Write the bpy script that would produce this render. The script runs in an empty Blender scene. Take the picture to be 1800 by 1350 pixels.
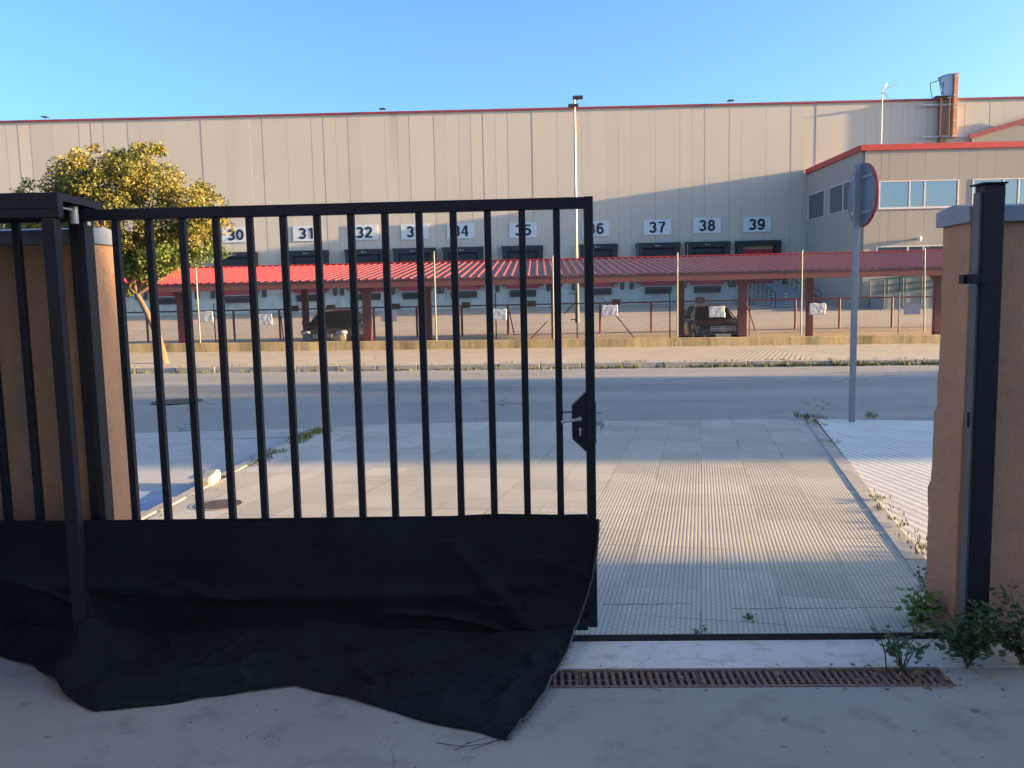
import bpy, bmesh, math, random
from mathutils import Vector, Matrix, noise
R=math.radians
sc=bpy.context.scene
C=sc.collection
# ---------------------------------------------------------------- camera
cam=bpy.data.cameras.new('camera'); co=bpy.data.objects.new('camera',cam); C.objects.link(co); sc.camera=co
y_,p_,r_=R(2.0),R(-6.0),R(1.23)
f=Vector((-math.sin(y_)*math.cos(p_),math.cos(y_)*math.cos(p_),math.sin(p_)))
rt=Vector((math.cos(y_),math.sin(y_),0)); up=rt.cross(f)
rt2=rt*math.cos(r_)-up*math.sin(r_); up2=up*math.cos(r_)+rt*math.sin(r_)
m=Matrix((( rt2.x,up2.x,-f.x,0),(rt2.y,up2.y,-f.y,0),(rt2.z,up2.z,-f.z,1.6),(0,0,0,1)))
co.matrix_world=m
cam.sensor_width=36; cam.lens=36*1450/1800; cam.clip_start=.05; cam.clip_end=3000
# ---------------------------------------------------------------- light
SUN=Vector((1,-.053,.125)).normalized()
w=bpy.data.worlds.new('World'); sc.world=w; w.use_nodes=True
nt=w.node_tree; bg=nt.nodes['Background']; sky=nt.nodes.new('ShaderNodeTexSky'); sky.sky_type='NISHITA'
sky.sun_disc=False; sky.sun_elevation=math.asin(SUN.z); sky.sun_rotation=math.atan2(SUN.x,SUN.y)
sky.air_density=.7; sky.dust_density=2.6; sky.ozone_density=4.4; sky.altitude=100
wb=nt.nodes.new('ShaderNodeMix'); wb.data_type='RGBA'; wb.blend_type='MULTIPLY'; wb.inputs[0].default_value=1; wb.inputs[7].default_value=(1.10,.925,.735,1)   # white balance of the daylight
nt.links.new(sky.outputs[0],wb.inputs[6]); nt.links.new(wb.outputs[2],bg.inputs[0]); bg.inputs[1].default_value=.15
sl=bpy.data.lights.new('sun','SUN'); so=bpy.data.objects.new('sun',sl); C.objects.link(so)
sl.energy=4.3; sl.angle=R(.53); sl.color=(1,.66,.30)
so.rotation_euler=SUN.to_track_quat('Z','Y').to_euler()
sc.view_settings.view_transform='Standard'; sc.view_settings.look='None'; sc.view_settings.gamma=1; sc.view_settings.exposure=2.42
# ---------------------------------------------------------------- materials
def newmat(n):
    m=bpy.data.materials.new(n); m.use_nodes=True; return m,m.node_tree,m.node_tree.nodes['Principled BSDF']
def N(nt,t,**k):
    n=nt.nodes.new('ShaderNode'+t)
    for a,b in k.items():
        if a.startswith('i_'): n.inputs[a[2:].replace('_',' ')].default_value=b
        else: setattr(n,a,b)
    return n
def mix(nt,fac,a,b,mode='MIX'):
    n=nt.nodes.new('ShaderNodeMix'); n.data_type='RGBA'; n.blend_type=mode
    for s,v in ((0,fac),(6,a),(7,b)):
        if isinstance(v,(int,float)): n.inputs[s].default_value=v
        elif isinstance(v,tuple): n.inputs[s].default_value=(*v[:3],1)
        else: nt.links.new(v,n.inputs[s])
    return n.outputs[2]
def ramp(nt,src,a,b):
    n=N(nt,'MapRange',clamp=True); n.inputs[1].default_value=a; n.inputs[2].default_value=b; nt.links.new(src,n.inputs[0]); return n.outputs[0]
def coord(nt,scale=(1,1,1),rot=(0,0,0),kind='Object'):
    t=N(nt,'TexCoord'); mp=N(nt,'Mapping'); mp.inputs['Scale'].default_value=scale; mp.inputs['Rotation'].default_value=rot
    nt.links.new(t.outputs[kind],mp.inputs[0]); return mp.outputs[0]
def noi(nt,vec,scale,detail=4,rough=.6):
    n=N(nt,'TexNoise'); n.inputs['Scale'].default_value=scale; n.inputs['Detail'].default_value=detail; n.inputs['Roughness'].default_value=rough
    nt.links.new(vec,n.inputs['Vector']); return n.outputs[0]
def bump(nt,bs,h,strength=.3,dist=.01,prev=None):
    b=N(nt,'Bump'); b.inputs['Strength'].default_value=strength; b.inputs['Distance'].default_value=dist
    nt.links.new(h,b.inputs['Height'])
    if prev: nt.links.new(prev,b.inputs['Normal'])
    nt.links.new(b.outputs[0],bs.inputs['Normal']); return b.outputs[0]
def math_(nt,op,a,b=0.0,c=None):
    n=N(nt,'Math',operation=op)
    for i,v in enumerate((a,b) if c is None else (a,b,c)):
        if isinstance(v,(int,float)): n.inputs[i].default_value=v
        else: nt.links.new(v,n.inputs[i])
    return n.outputs[0]
def M(n,col,rough=.6,metal=0,var=.15,sc_=3,dirt=None,dirtamt=.4,b=0,bs_=40,vec=(1,1,1),spec=None,coat=0):
    m,nt,bs=newmat(n)
    v=coord(nt,vec); n1=noi(nt,v,sc_,5)
    a=tuple(c*(1-var) for c in col); e=tuple(min(1,c*(1+var)) for c in col)
    o=mix(nt,ramp(nt,n1,.3,.7),a,e)
    if dirt:
        n2=noi(nt,coord(nt,vec),sc_*2.7,6,.7); o=mix(nt,math_(nt,'MULTIPLY',ramp(nt,n2,.48,.72),dirtamt),o,dirt)
    nt.links.new(o,bs.inputs['Base Color'])
    bs.inputs['Roughness'].default_value=rough; bs.inputs['Metallic'].default_value=metal
    if spec is not None: bs.inputs['Specular IOR Level'].default_value=spec
    if coat: bs.inputs['Coat Weight'].default_value=coat; bs.inputs['Coat Roughness'].default_value=.05
    if b: bump(nt,bs,noi(nt,coord(nt),bs_,4),b,.01)
    return m
# near side
m_black=M('black_gate_paint',(.006,.009,.017),.5,0,.25,9,(.016,.017,.022),.5,.08,120,spec=.3)
m_steel=M('galvanised_steel',(.42,.43,.44),.5,.35,.15,8)
m_zinc=M('zinc_sign_pole',(.27,.29,.31),.5,.3,.12,6)
m_stucco0=M('ochre_stucco',(.52,.285,.165),.93,0,.10,1.3,(.42,.24,.15),.5,.45,150)
def stuccom():
    m,nt,bs=newmat('ochre_roughcast'); v=coord(nt); col=(.52,.285,.165)
    o=mix(nt,ramp(nt,noi(nt,v,1.5,5,.6),.3,.7),tuple(c*.85 for c in col),tuple(c*1.1 for c in col))
    o=mix(nt,math_(nt,'MULTIPLY',ramp(nt,noi(nt,v,5,6,.75),.5,.72),.45),o,(.30,.18,.12))
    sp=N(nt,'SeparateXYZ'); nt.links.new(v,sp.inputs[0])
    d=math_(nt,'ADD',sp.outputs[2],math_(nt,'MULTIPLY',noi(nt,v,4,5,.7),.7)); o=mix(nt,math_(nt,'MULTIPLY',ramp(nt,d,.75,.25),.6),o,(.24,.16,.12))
    o=mix(nt,math_(nt,'MULTIPLY',ramp(nt,noi(nt,v,130,2,.5),.42,.62),.3),o,(.26,.145,.085)); pk=ramp(nt,noi(nt,v,38,2,.5),.70,.74); o=mix(nt,math_(nt,'MULTIPLY',pk,.5),o,(.14,.08,.05))
    nt.links.new(o,bs.inputs['Base Color']); bs.inputs['Roughness'].default_value=.95
    b0=bump(nt,bs,noi(nt,v,150,3,.6),.9,.007); bump(nt,bs,noi(nt,v,22,3,.6),.35,.02,b0); return m
m_stucco=stuccom()
m_coping=M('grey_blue_coping',(.22,.25,.29),.6,0,.12,5)
m_rust=M('rusty_grate_iron',(.15,.085,.07),.85,0,.4,30,(.36,.30,.27),.7,.5,60)
m_void=M('drain_void',(.01,.01,.011),.95)
m_leafg=M('weed_leaf_green',(.035,.075,.022),.6,0,.5,7,spec=.3)
m_leafdry=M('dry_leaf',(.22,.15,.08),.8,0,.3,20)
m_stem=M('weed_stem',(.06,.065,.03),.8)
def concrete(n,col,stain,crack=True,sc_=.6,bscale=90,bst=.25,rough=.9):
    m,nt,bs=newmat(n); v=coord(nt)
    n1=noi(nt,v,sc_,6,.65); n2=noi(nt,v,sc_*6,5,.7); n3=noi(nt,v,260,2)
    a=tuple(c*.86 for c in col); e=tuple(min(1,c*1.12) for c in col)
    o=mix(nt,ramp(nt,n1,.32,.68),a,e); o=mix(nt,math_(nt,'MULTIPLY',ramp(nt,n2,.52,.70),.6),o,stain)
    o=mix(nt,math_(nt,'MULTIPLY',ramp(nt,n3,.38,.66),.32),o,tuple(c*.55 for c in col))
    n5=noi(nt,v,sc_*18,3,.6); o=mix(nt,math_(nt,'MULTIPLY',ramp(nt,n5,.66,.70),.55),o,tuple(c*.4 for c in stain))
    if crack:
        vo=N(nt,'TexVoronoi',feature='DISTANCE_TO_EDGE'); vo.inputs['Scale'].default_value=.33
        wv=N(nt,'VectorMath',operation='ADD'); ns=N(nt,'TexNoise'); ns.inputs['Scale'].default_value=3; ns.inputs['Detail'].default_value=6
        nt.links.new(v,ns.inputs['Vector']); sc2=N(nt,'VectorMath',operation='SCALE'); sc2.inputs['Scale'].default_value=.6
        nt.links.new(ns.outputs[1],sc2.inputs[0]); nt.links.new(v,wv.inputs[0]); nt.links.new(sc2.outputs[0],wv.inputs[1]); nt.links.new(wv.outputs[0],vo.inputs['Vector'])
        ck=math_(nt,'LESS_THAN',vo.outputs[0],.0035); n4=noi(nt,v,.5,2); ck=math_(nt,'MULTIPLY',ck,ramp(nt,n4,.5,.56)); o=mix(nt,math_(nt,'MULTIPLY',ck,.75),o,(.03,.03,.03))
    nt.links.new(o,bs.inputs['Base Color']); bs.inputs['Roughness'].default_value=rough
    bump(nt,bs,noi(nt,v,bscale,4,.6),bst,.006)
    return m
m_yardc=concrete('shaded_yard_concrete',(.325,.315,.29),(.16,.15,.14),True,.7,110,.25)
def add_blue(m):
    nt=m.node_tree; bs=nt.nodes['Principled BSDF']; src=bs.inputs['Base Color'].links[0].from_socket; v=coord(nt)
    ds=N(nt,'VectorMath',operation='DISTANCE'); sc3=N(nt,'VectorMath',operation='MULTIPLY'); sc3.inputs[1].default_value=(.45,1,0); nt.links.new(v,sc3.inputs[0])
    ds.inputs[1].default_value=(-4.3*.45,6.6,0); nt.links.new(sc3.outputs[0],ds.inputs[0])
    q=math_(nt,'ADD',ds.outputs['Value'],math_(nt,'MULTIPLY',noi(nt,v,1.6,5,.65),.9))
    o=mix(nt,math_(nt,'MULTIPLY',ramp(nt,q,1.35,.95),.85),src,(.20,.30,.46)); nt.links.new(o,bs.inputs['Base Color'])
m_strip=concrete('limewashed_threshold',(.66,.62,.57),(.24,.23,.21),False,1.5,60,.5)
m_kerb=concrete('kerb_concrete',(.44,.40,.35),(.2,.19,.16),False,1.2,80,.4)
m_apron=concrete('smooth_apron_concrete',(.48,.45,.43),(.3,.28,.27),True,.5,70,.2)
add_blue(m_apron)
m_side=concrete('far_pavement_concrete',(.47,.38,.28),(.25,.2,.14),True,.5,50,.3)
m_cark=concrete('car_park_concrete',(.47,.38,.29),(.28,.23,.18),True,.22,40,.3)
m_base=concrete('dry_ground',(.22,.19,.14),(.12,.12,.06),False,.1,30,.4)
def asphalt():
    m,nt,bs=newmat('worn_asphalt'); v=coord(nt); vs=coord(nt,(.06,1,1))
    n1=noi(nt,vs,.55,4,.55); n2=noi(nt,v,1.7,5,.6); n3=noi(nt,v,180,2,.6)
    o=mix(nt,ramp(nt,n1,.35,.65),(.25,.24,.22),(.38,.35,.31))
    o=mix(nt,math_(nt,'MULTIPLY',ramp(nt,n2,.5,.75),.35),o,(.17,.16,.15))
    o=mix(nt,math_(nt,'MULTIPLY',ramp(nt,n3,.4,.7),.45),o,(.15,.14,.13))
    # wandering cracks
    vo=N(nt,'TexVoronoi',feature='DISTANCE_TO_EDGE'); vo.inputs['Scale'].default_value=.16
    ns=N(nt,'TexNoise'); ns.inputs['Scale'].default_value=1.8; ns.inputs['Detail'].default_value=7; nt.links.new(v,ns.inputs['Vector'])
    s2=N(nt,'VectorMath',operation='SCALE'); s2.inputs['Scale'].default_value=1.6; nt.links.new(ns.outputs[1],s2.inputs[0])
    ad=N(nt,'VectorMath',operation='ADD'); nt.links.new(v,ad.inputs[0]); nt.links.new(s2.outputs[0],ad.inputs[1]); nt.links.new(ad.outputs[0],vo.inputs['Vector'])
    ck=math_(nt,'LESS_THAN',vo.outputs[0],.0035); ck=math_(nt,'MULTIPLY',ck,ramp(nt,noi(nt,v,.35,2),.45,.52))
    o=mix(nt,math_(nt,'MULTIPLY',ck,.7),o,(.04,.04,.04))
    nt.links.new(o,bs.inputs['Base Color']); bs.inputs['Roughness'].default_value=.82
    bump(nt,bs,n3,.55,.008); return m
m_road=asphalt()
def paving(n,ang,pitch,tile,colA,colB,groove,fade=None,seg=None,bstr=1.0,GA=.55):
    """ribbed paving tiles: ribs run at ang (degrees from +Y towards +X)"""
    m,nt,bs=newmat(n); v=coord(nt,(1,1,1),(0,0,R(ang)))
    sp=N(nt,'SeparateXYZ'); nt.links.new(v,sp.inputs[0]); X,Y=sp.outputs[0],sp.outputs[1]
    fx=math_(nt,'FRACT',math_(nt,'DIVIDE',X,pitch)); tri=math_(nt,'ABSOLUTE',math_(nt,'SUBTRACT',fx,.5))   # 0 centre .5 edge
    rib=ramp(nt,tri,.40,.22)
    # ribs are cut into short bars
    py=pitch*2.0
    fy=math_(nt,'FRACT',math_(nt,'ADD',math_(nt,'DIVIDE',Y,py),math_(nt,'MULTIPLY',math_(nt,'FLOOR',math_(nt,'DIVIDE',X,pitch)),.5)))
    bar=ramp(nt,math_(nt,'ABSOLUTE',math_(nt,'SUBTRACT',fy,.5)),.47,.36)
    if seg: rib=math_(nt,'MULTIPLY',rib,math_(nt,'ADD',math_(nt,'MULTIPLY',bar,seg),1-seg))
    tx=math_(nt,'ABSOLUTE',math_(nt,'SUBTRACT',math_(nt,'FRACT',math_(nt,'DIVIDE',X,tile)),.5)); ty=math_(nt,'ABSOLUTE',math_(nt,'SUBTRACT',math_(nt,'FRACT',math_(nt,'DIVIDE',Y,tile)),.5))
    jt=math_(nt,'GREATER_THAN',math_(nt,'MAXIMUM',tx,ty),.5-.006/tile)
    # per tile tone
    cb=N(nt,'CombineXYZ'); nt.links.new(math_(nt,'FLOOR',math_(nt,'DIVIDE',X,tile)),cb.inputs[0]); nt.links.new(math_(nt,'FLOOR',math_(nt,'DIVIDE',Y,tile)),cb.inputs[1])
    wn=N(nt,'TexWhiteNoise'); nt.links.new(cb.outputs[0],wn.inputs[0])
    big=noi(nt,coord(nt),.55,5,.6)
    smooth=ramp(nt,noi(nt,coord(nt),.35,2,.4),.46,.40) if fade is None else fade(nt)   # 1 where tiles are plain
    o=mix(nt,wn.outputs[0],colA,colB); o=mix(nt,math_(nt,'MULTIPLY',ramp(nt,big,.4,.7),.35),o,tuple(c*.75 for c in colA))
    keep=math_(nt,'SUBTRACT',1,smooth)
    gr=math_(nt,'MULTIPLY',math_(nt,'SUBTRACT',1,rib),keep)
    o=mix(nt,math_(nt,'MULTIPLY',gr,GA),o,groove)
    jn=noi(nt,coord(nt),1.1,2)
    o=mix(nt,math_(nt,'MULTIPLY',jt,math_(nt,'ADD',math_(nt,'MULTIPLY',ramp(nt,jn,.45,.62),.5),.04)),o,tuple(c*.35 for c in groove))
    if n.startswith('ribbed_driveway'):
        so_=N(nt,'SeparateXYZ'); nt.links.new(coord(nt),so_.inputs[0])
        for (yc,x0,x1) in ((4.06,.95,1.75),(4.13,.30,.75),(6.27,-1.6,2.3)):  # two tile cracks, then an overhead cable's shadow painted as a thin line
            dd=math_(nt,'ABSOLUTE',math_(nt,'SUBTRACT',math_(nt,'ADD',so_.outputs[1],math_(nt,'MULTIPLY',math_(nt,'SUBTRACT',noi(nt,coord(nt),9,5,.7),.5),.06)),yc))
            mk=math_(nt,'MULTIPLY',math_(nt,'LESS_THAN',dd,.006 if yc<5 else .004),math_(nt,'MULTIPLY',math_(nt,'GREATER_THAN',so_.outputs[0],x0),math_(nt,'LESS_THAN',so_.outputs[0],x1)))
            o=mix(nt,math_(nt,'MULTIPLY',mk,.75),o,(.06,.055,.05))
        o=mix(nt,math_(nt,'MULTIPLY',ramp(nt,noi(nt,coord(nt,(1,.25,1)),1.6,5,.7),.52,.72),.35),o,(.22,.205,.18))
    sp2=ramp(nt,noi(nt,coord(nt),14,4,.6),.68,.74); o=mix(nt,math_(nt,'MULTIPLY',sp2,.5),o,tuple(c*.4 for c in groove))
    nt.links.new(o,bs.inputs['Base Color']); bs.inputs['Roughness'].default_value=.85
    hgt=math_(nt,'SUBTRACT',math_(nt,'MULTIPLY',rib,keep),math_(nt,'MULTIPLY',jt,1.2))
    b0=bump(nt,bs,hgt,bstr,.0035); bump(nt,bs,noi(nt,coord(nt),120,3),.25,.004,b0)
    return m
def fade_left(nt):
    v=coord(nt); sp=N(nt,'SeparateXYZ'); nt.links.new(v,sp.inputs[0])
    d=math_(nt,'ADD',math_(nt,'MULTIPLY',sp.outputs[0],1.0),math_(nt,'MULTIPLY',math_(nt,'SUBTRACT',sp.outputs[1],8.0),-.42))
    d=math_(nt,'ADD',d,math_(nt,'MULTIPLY',noi(nt,v,1.2,2),.5))
    return ramp(nt,d,-.9,-1.3)
m_drive=paving('ribbed_driveway_tiles',11,.0245,.4,(.42,.39,.325),(.55,.50,.42),(.27,.25,.215),fade_left,.8,.42,.60)
m_rpave=paving('pale_dashed_paving_tiles',-5,.085,.4,(.66,.64,.60),(.75,.72,.67),(.20,.20,.20),lambda nt: math_(nt,'MULTIPLY',0.0,0.0),.35,.2,.45)
m_fpave=paving('ribbed_far_pavement_tiles',20,.13,.6,(.47,.38,.27),(.52,.42,.3),(.26,.21,.16),lambda nt: ramp(nt,math_(nt,'ABSOLUTE',math_(nt,'SUBTRACT',N(nt,'SeparateXYZ').outputs[0],0)),5,6) if False else math_(nt,'MULTIPLY',0.0,0.0),0,.8)
m_line=M('worn_white_road_paint',(.42,.43,.44),.8,0,.3,4,(.2,.2,.2),.8)
m_blue=M('faded_blue_stained_concrete',(.13,.24,.46),.75,0,.2,1.2,(.28,.34,.42),.8,.2,60)
m_man=M('cast_iron_cover',(.10,.07,.065),.8,.2,.2,8,b=.4,bs_=30)
# far side
def wallmat(n,col,stain,amt=.35,noi_s=.9):
    m,nt,bs=newmat(n); v=coord(nt); vs=coord(nt,(1,1,.035))
    o=mix(nt,ramp(nt,noi(nt,v,.13,4,.5),.3,.7),tuple(c*.95 for c in col),tuple(c*1.04 for c in col))
    ge=N(nt,'NewGeometry'); o=mix(nt,math_(nt,'MULTIPLY',ge.outputs['Random Per Island'],.16),o,tuple(c*.72 for c in col))
    sk=ramp(nt,noi(nt,coord(nt,(1,1,.02)),.23,2,.5),.66,.72); hz=N(nt,'SeparateXYZ'); nt.links.new(v,hz.inputs[0]); o=mix(nt,math_(nt,'MULTIPLY',math_(nt,'MULTIPLY',sk,ramp(nt,hz.outputs[2],9.5,15)),.55),o,stain)
    o=mix(nt,math_(nt,'MULTIPLY',ramp(nt,noi(nt,vs,.42,5,.7),.60,.78),amt),o,stain)
    o=mix(nt,math_(nt,'MULTIPLY',ramp(nt,noi(nt,v,9,5,.7),.5,.8),.14),o,stain)
    nt.links.new(o,bs.inputs['Base Color']); bs.inputs['Roughness'].default_value=.92
    bump(nt,bs,noi(nt,v,3.0,3,.5),.10,.02); return m
m_wall=wallmat('warehouse_precast_concrete',(.57,.515,.435),(.33,.30,.265))
m_annex=wallmat('annex_precast_concrete',(.35,.325,.285),(.25,.23,.20),.3)
m_joint=M('panel_joint_sealant',(.27,.235,.20),.9)
m_dock=M('pale_green_dock_wall',(.56,.60,.53),.8,0,.1,.6,(.22,.26,.25),.7)
m_redtrim=M('red_metal_trim',(.50,.045,.04),.5,0,.15,2,(.33,.05,.04),.4)
m_redtrim2=M('dark_red_roof_edge',(.30,.05,.06),.5,0,.15,1)
m_shelt=M('black_dock_rubber',(.018,.024,.032),.6,0,.3,1.5)
m_reddoor=M('red_dock_door',(.42,.02,.035),.5,0,.1,1)
m_white=M('white_sign_board',(.62,.66,.70),.55,0,.06,.8)
m_digit=M('black_sign_digits',(.012,.02,.035),.6)
m_whitef=M('white_window_frame',(.62,.60,.56),.5,0,.05,2)
m_wp=M('white_paint',(.6,.6,.58),.5,0,.1,4)
m_plastic=M('crumpled_white_sheet',(.48,.49,.51),.7,0,.06,6)
m_greenr=M('dark_green_railing_paint',(.02,.085,.06),.5,0,.2,3)
m_blackr=M('black_railing_paint',(.018,.02,.026),.5)
m_redpost=M('dark_red_carport_paint',(.13,.014,.02),.55,0,.2,2.5,(.10,.03,.03),.5)
m_redrail=M('dark_red_railing_paint',(.12,.012,.014),.5,0,.15,3)
def roofm():
    m,nt,bs=newmat('weathered_red_roof_sheet'); v=coord(nt); vs=coord(nt,(1,.12,1))
    g=noi(nt,vs,1.3,5,.65); sp=N(nt,'SeparateXYZ'); nt.links.new(v,sp.inputs[0])
    # the sheets are a purer red towards the far left end of the canopy
    grey_amt=ramp(nt,math_(nt,'ADD',sp.outputs[0],math_(nt,'MULTIPLY',noi(nt,v,.5,2),3)),-10,-5)
    ge=N(nt,'NewGeometry'); sn=N(nt,'SeparateXYZ'); nt.links.new(ge.outputs['True Normal'],sn.inputs[0]); side=ramp(nt,math_(nt,'ABSOLUTE',sn.outputs[0]),.2,.6)
    grey_amt=math_(nt,'MULTIPLY',grey_amt,math_(nt,'SUBTRACT',1,math_(nt,'MULTIPLY',side,.6)))
    dirt=math_(nt,'MULTIPLY',math_(nt,'ADD',math_(nt,'MULTIPLY',grey_amt,.78),.06),math_(nt,'ADD',math_(nt,'MULTIPLY',ramp(nt,g,.3,.6),.5),.5))
    o=mix(nt,dirt,(.46,.03,.035),(.19,.125,.115))
    nt.links.new(o,bs.inputs['Base Color']); bs.inputs['Roughness'].default_value=.6; return m
m_roof=roofm()
def streaky(n,col,dark,amt=.8,s=2.2):
    m,nt,bs=newmat(n); vs=coord(nt,(1,1,.12)); v=coord(nt)
    o=mix(nt,math_(nt,'MULTIPLY',ramp(nt,noi(nt,vs,s,6,.75),.40,.68),amt),col,dark)
    o=mix(nt,math_(nt,'MULTIPLY',ramp(nt,noi(nt,v,5,6,.75),.52,.7),.4),o,tuple(c*1.3 for c in col))
    nt.links.new(o,bs.inputs['Base Color']); bs.inputs['Roughness'].default_value=.9; bump(nt,bs,noi(nt,v,9,5,.7),.5,.03); return m
m_fascia=streaky('dirty_red_brown_fascia',(.21,.055,.045),(.12,.075,.065),.8,2.5)
m_lowall=streaky('mossy_low_wall_concrete',(.58,.44,.22),(.13,.11,.06),.85,1.1)
m_glass,_nt,_b=newmat('window_glass'); _b.inputs['Base Color'].default_value=(.03,.045,.06,1); _b.inputs['Roughness'].default_value=.03; _b.inputs['Specular IOR Level'].default_value=1.0; _b.inputs['IOR'].default_value=2.2
m_cglass,_nt,_b=newmat('car_glass'); _b.inputs['Base Color'].default_value=(.006,.007,.007,1); _b.inputs['Roughness'].default_value=.05; _b.inputs['Specular IOR Level'].default_value=.08; _b.inputs['IOR'].default_value=1.5
m_tyre=M('tyre_rubber',(.015,.015,.016),.8); m_rim=M('alloy_rim',(.4,.4,.4),.3,.9)
m_chrome=M('chrome',(.75,.75,.75),.25,.6); m_lampg=M('headlamp_lens',(.55,.58,.6),.08,.6)
m_plate=M('number_plate_yellowed',(.6,.55,.38),.5); m_dplas=M('dark_car_plastic',(.02,.02,.022),.6)
m_fl=M('floodlight_housing',(.05,.055,.06),.5)
m_orange=M('weathered_orange_panel',(.55,.27,.15),.6,0,.2,2,(.35,.14,.08),.6)
m_brownp=M('dirty_brown_panel',(.28,.17,.12),.7,0,.2,2)
m_greyp=M('grey_sign_back',(.32,.40,.5),.5,.2,.1,1)
m_brown=M('brown_weathered_box',(.12,.07,.055),.8,0,.3,3)
m_bark=M('tree_bark',(.17,.12,.075),.9,0,.45,7,(.10,.07,.05),.7,1.0,22,vec=(1,1,.35))
m_grass=M('verge_grass',(.12,.14,.035),.8,0,.5,4,(.28,.22,.08),.8)
m_signred=M('sign_red_rim',(.42,.02,.03),.5); m_signback=M('sign_grey_back',(.16,.19,.23),.5,.3)
m_offw=M('off_white_render',(.50,.42,.34),.9,0,.1,.5); m_roofo=M('dull_roof',(.2,.12,.09),.9)
def leafmat(n,cols,dens=.9):
    m,nt,bs=newmat(n); v=coord(nt)
    a=noi(nt,v,dens,3,.6); b=noi(nt,v,7,3,.6)
    o=mix(nt,ramp(nt,a,.40,.60),cols[0],cols[1]); o=mix(nt,ramp(nt,b,.46,.62),o,cols[2])
    sp=N(nt,'SeparateXYZ'); nt.links.new(v,sp.inputs[0])
    nt.links.new(o,bs.inputs['Base Color']); bs.inputs['Roughness'].default_value=.45; bs.inputs['Specular IOR Level'].default_value=.35
    bs.inputs['Transmission Weight'].default_value=0
    tr=N(nt,'BsdfTranslucent'); nt.links.new(o,tr.inputs[0]); mx=N(nt,'MixShader'); mx.inputs[0].default_value=.3
    out=nt.nodes['Material Output']; nt.links.new(bs.outputs[0],mx.inputs[1]); nt.links.new(tr.outputs[0],mx.inputs[2]); nt.links.new(mx.outputs[0],out.inputs[0])
    return m
m_leafy=leafmat('golden_tree_leaves',[(.34,.25,.055),(.19,.19,.05),(.085,.12,.035)])
m_leaff=leafmat('fresh_green_leaves',[(.09,.16,.035),(.13,.20,.04),(.2,.2,.04)])
m_weed=leafmat('weed_leaves',[(.07,.11,.05),(.05,.085,.035),(.10,.14,.05)],3)
m_sprig=leafmat('bright_weed_leaves',[(.14,.24,.05),(.10,.19,.04),(.16,.26,.06)],3)
def clothm():
    m,nt,bs=newmat('black_mesh_cloth'); v=coord(nt)
    o=mix(nt,ramp(nt,noi(nt,v,2.2,5,.6),.35,.7),(.0035,.006,.009),(.009,.0145,.018))
    o=mix(nt,math_(nt,'MULTIPLY',ramp(nt,noi(nt,coord(nt,(.5,.5,2.2)),120,2,.6),.50,.68),.6),o,(.022,.030,.036))
    nt.links.new(o,bs.inputs['Base Color']); bs.inputs['Roughness'].default_value=.85; bs.inputs['Specular IOR Level'].default_value=.2
    bs.inputs['Sheen Weight'].default_value=.0; bs.inputs['Sheen Roughness'].default_value=.4
    bump(nt,bs,noi(nt,coord(nt,(.35,1.5,3)),150,3,.6),.9,.006); return m
m_cloth=clothm()
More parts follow.
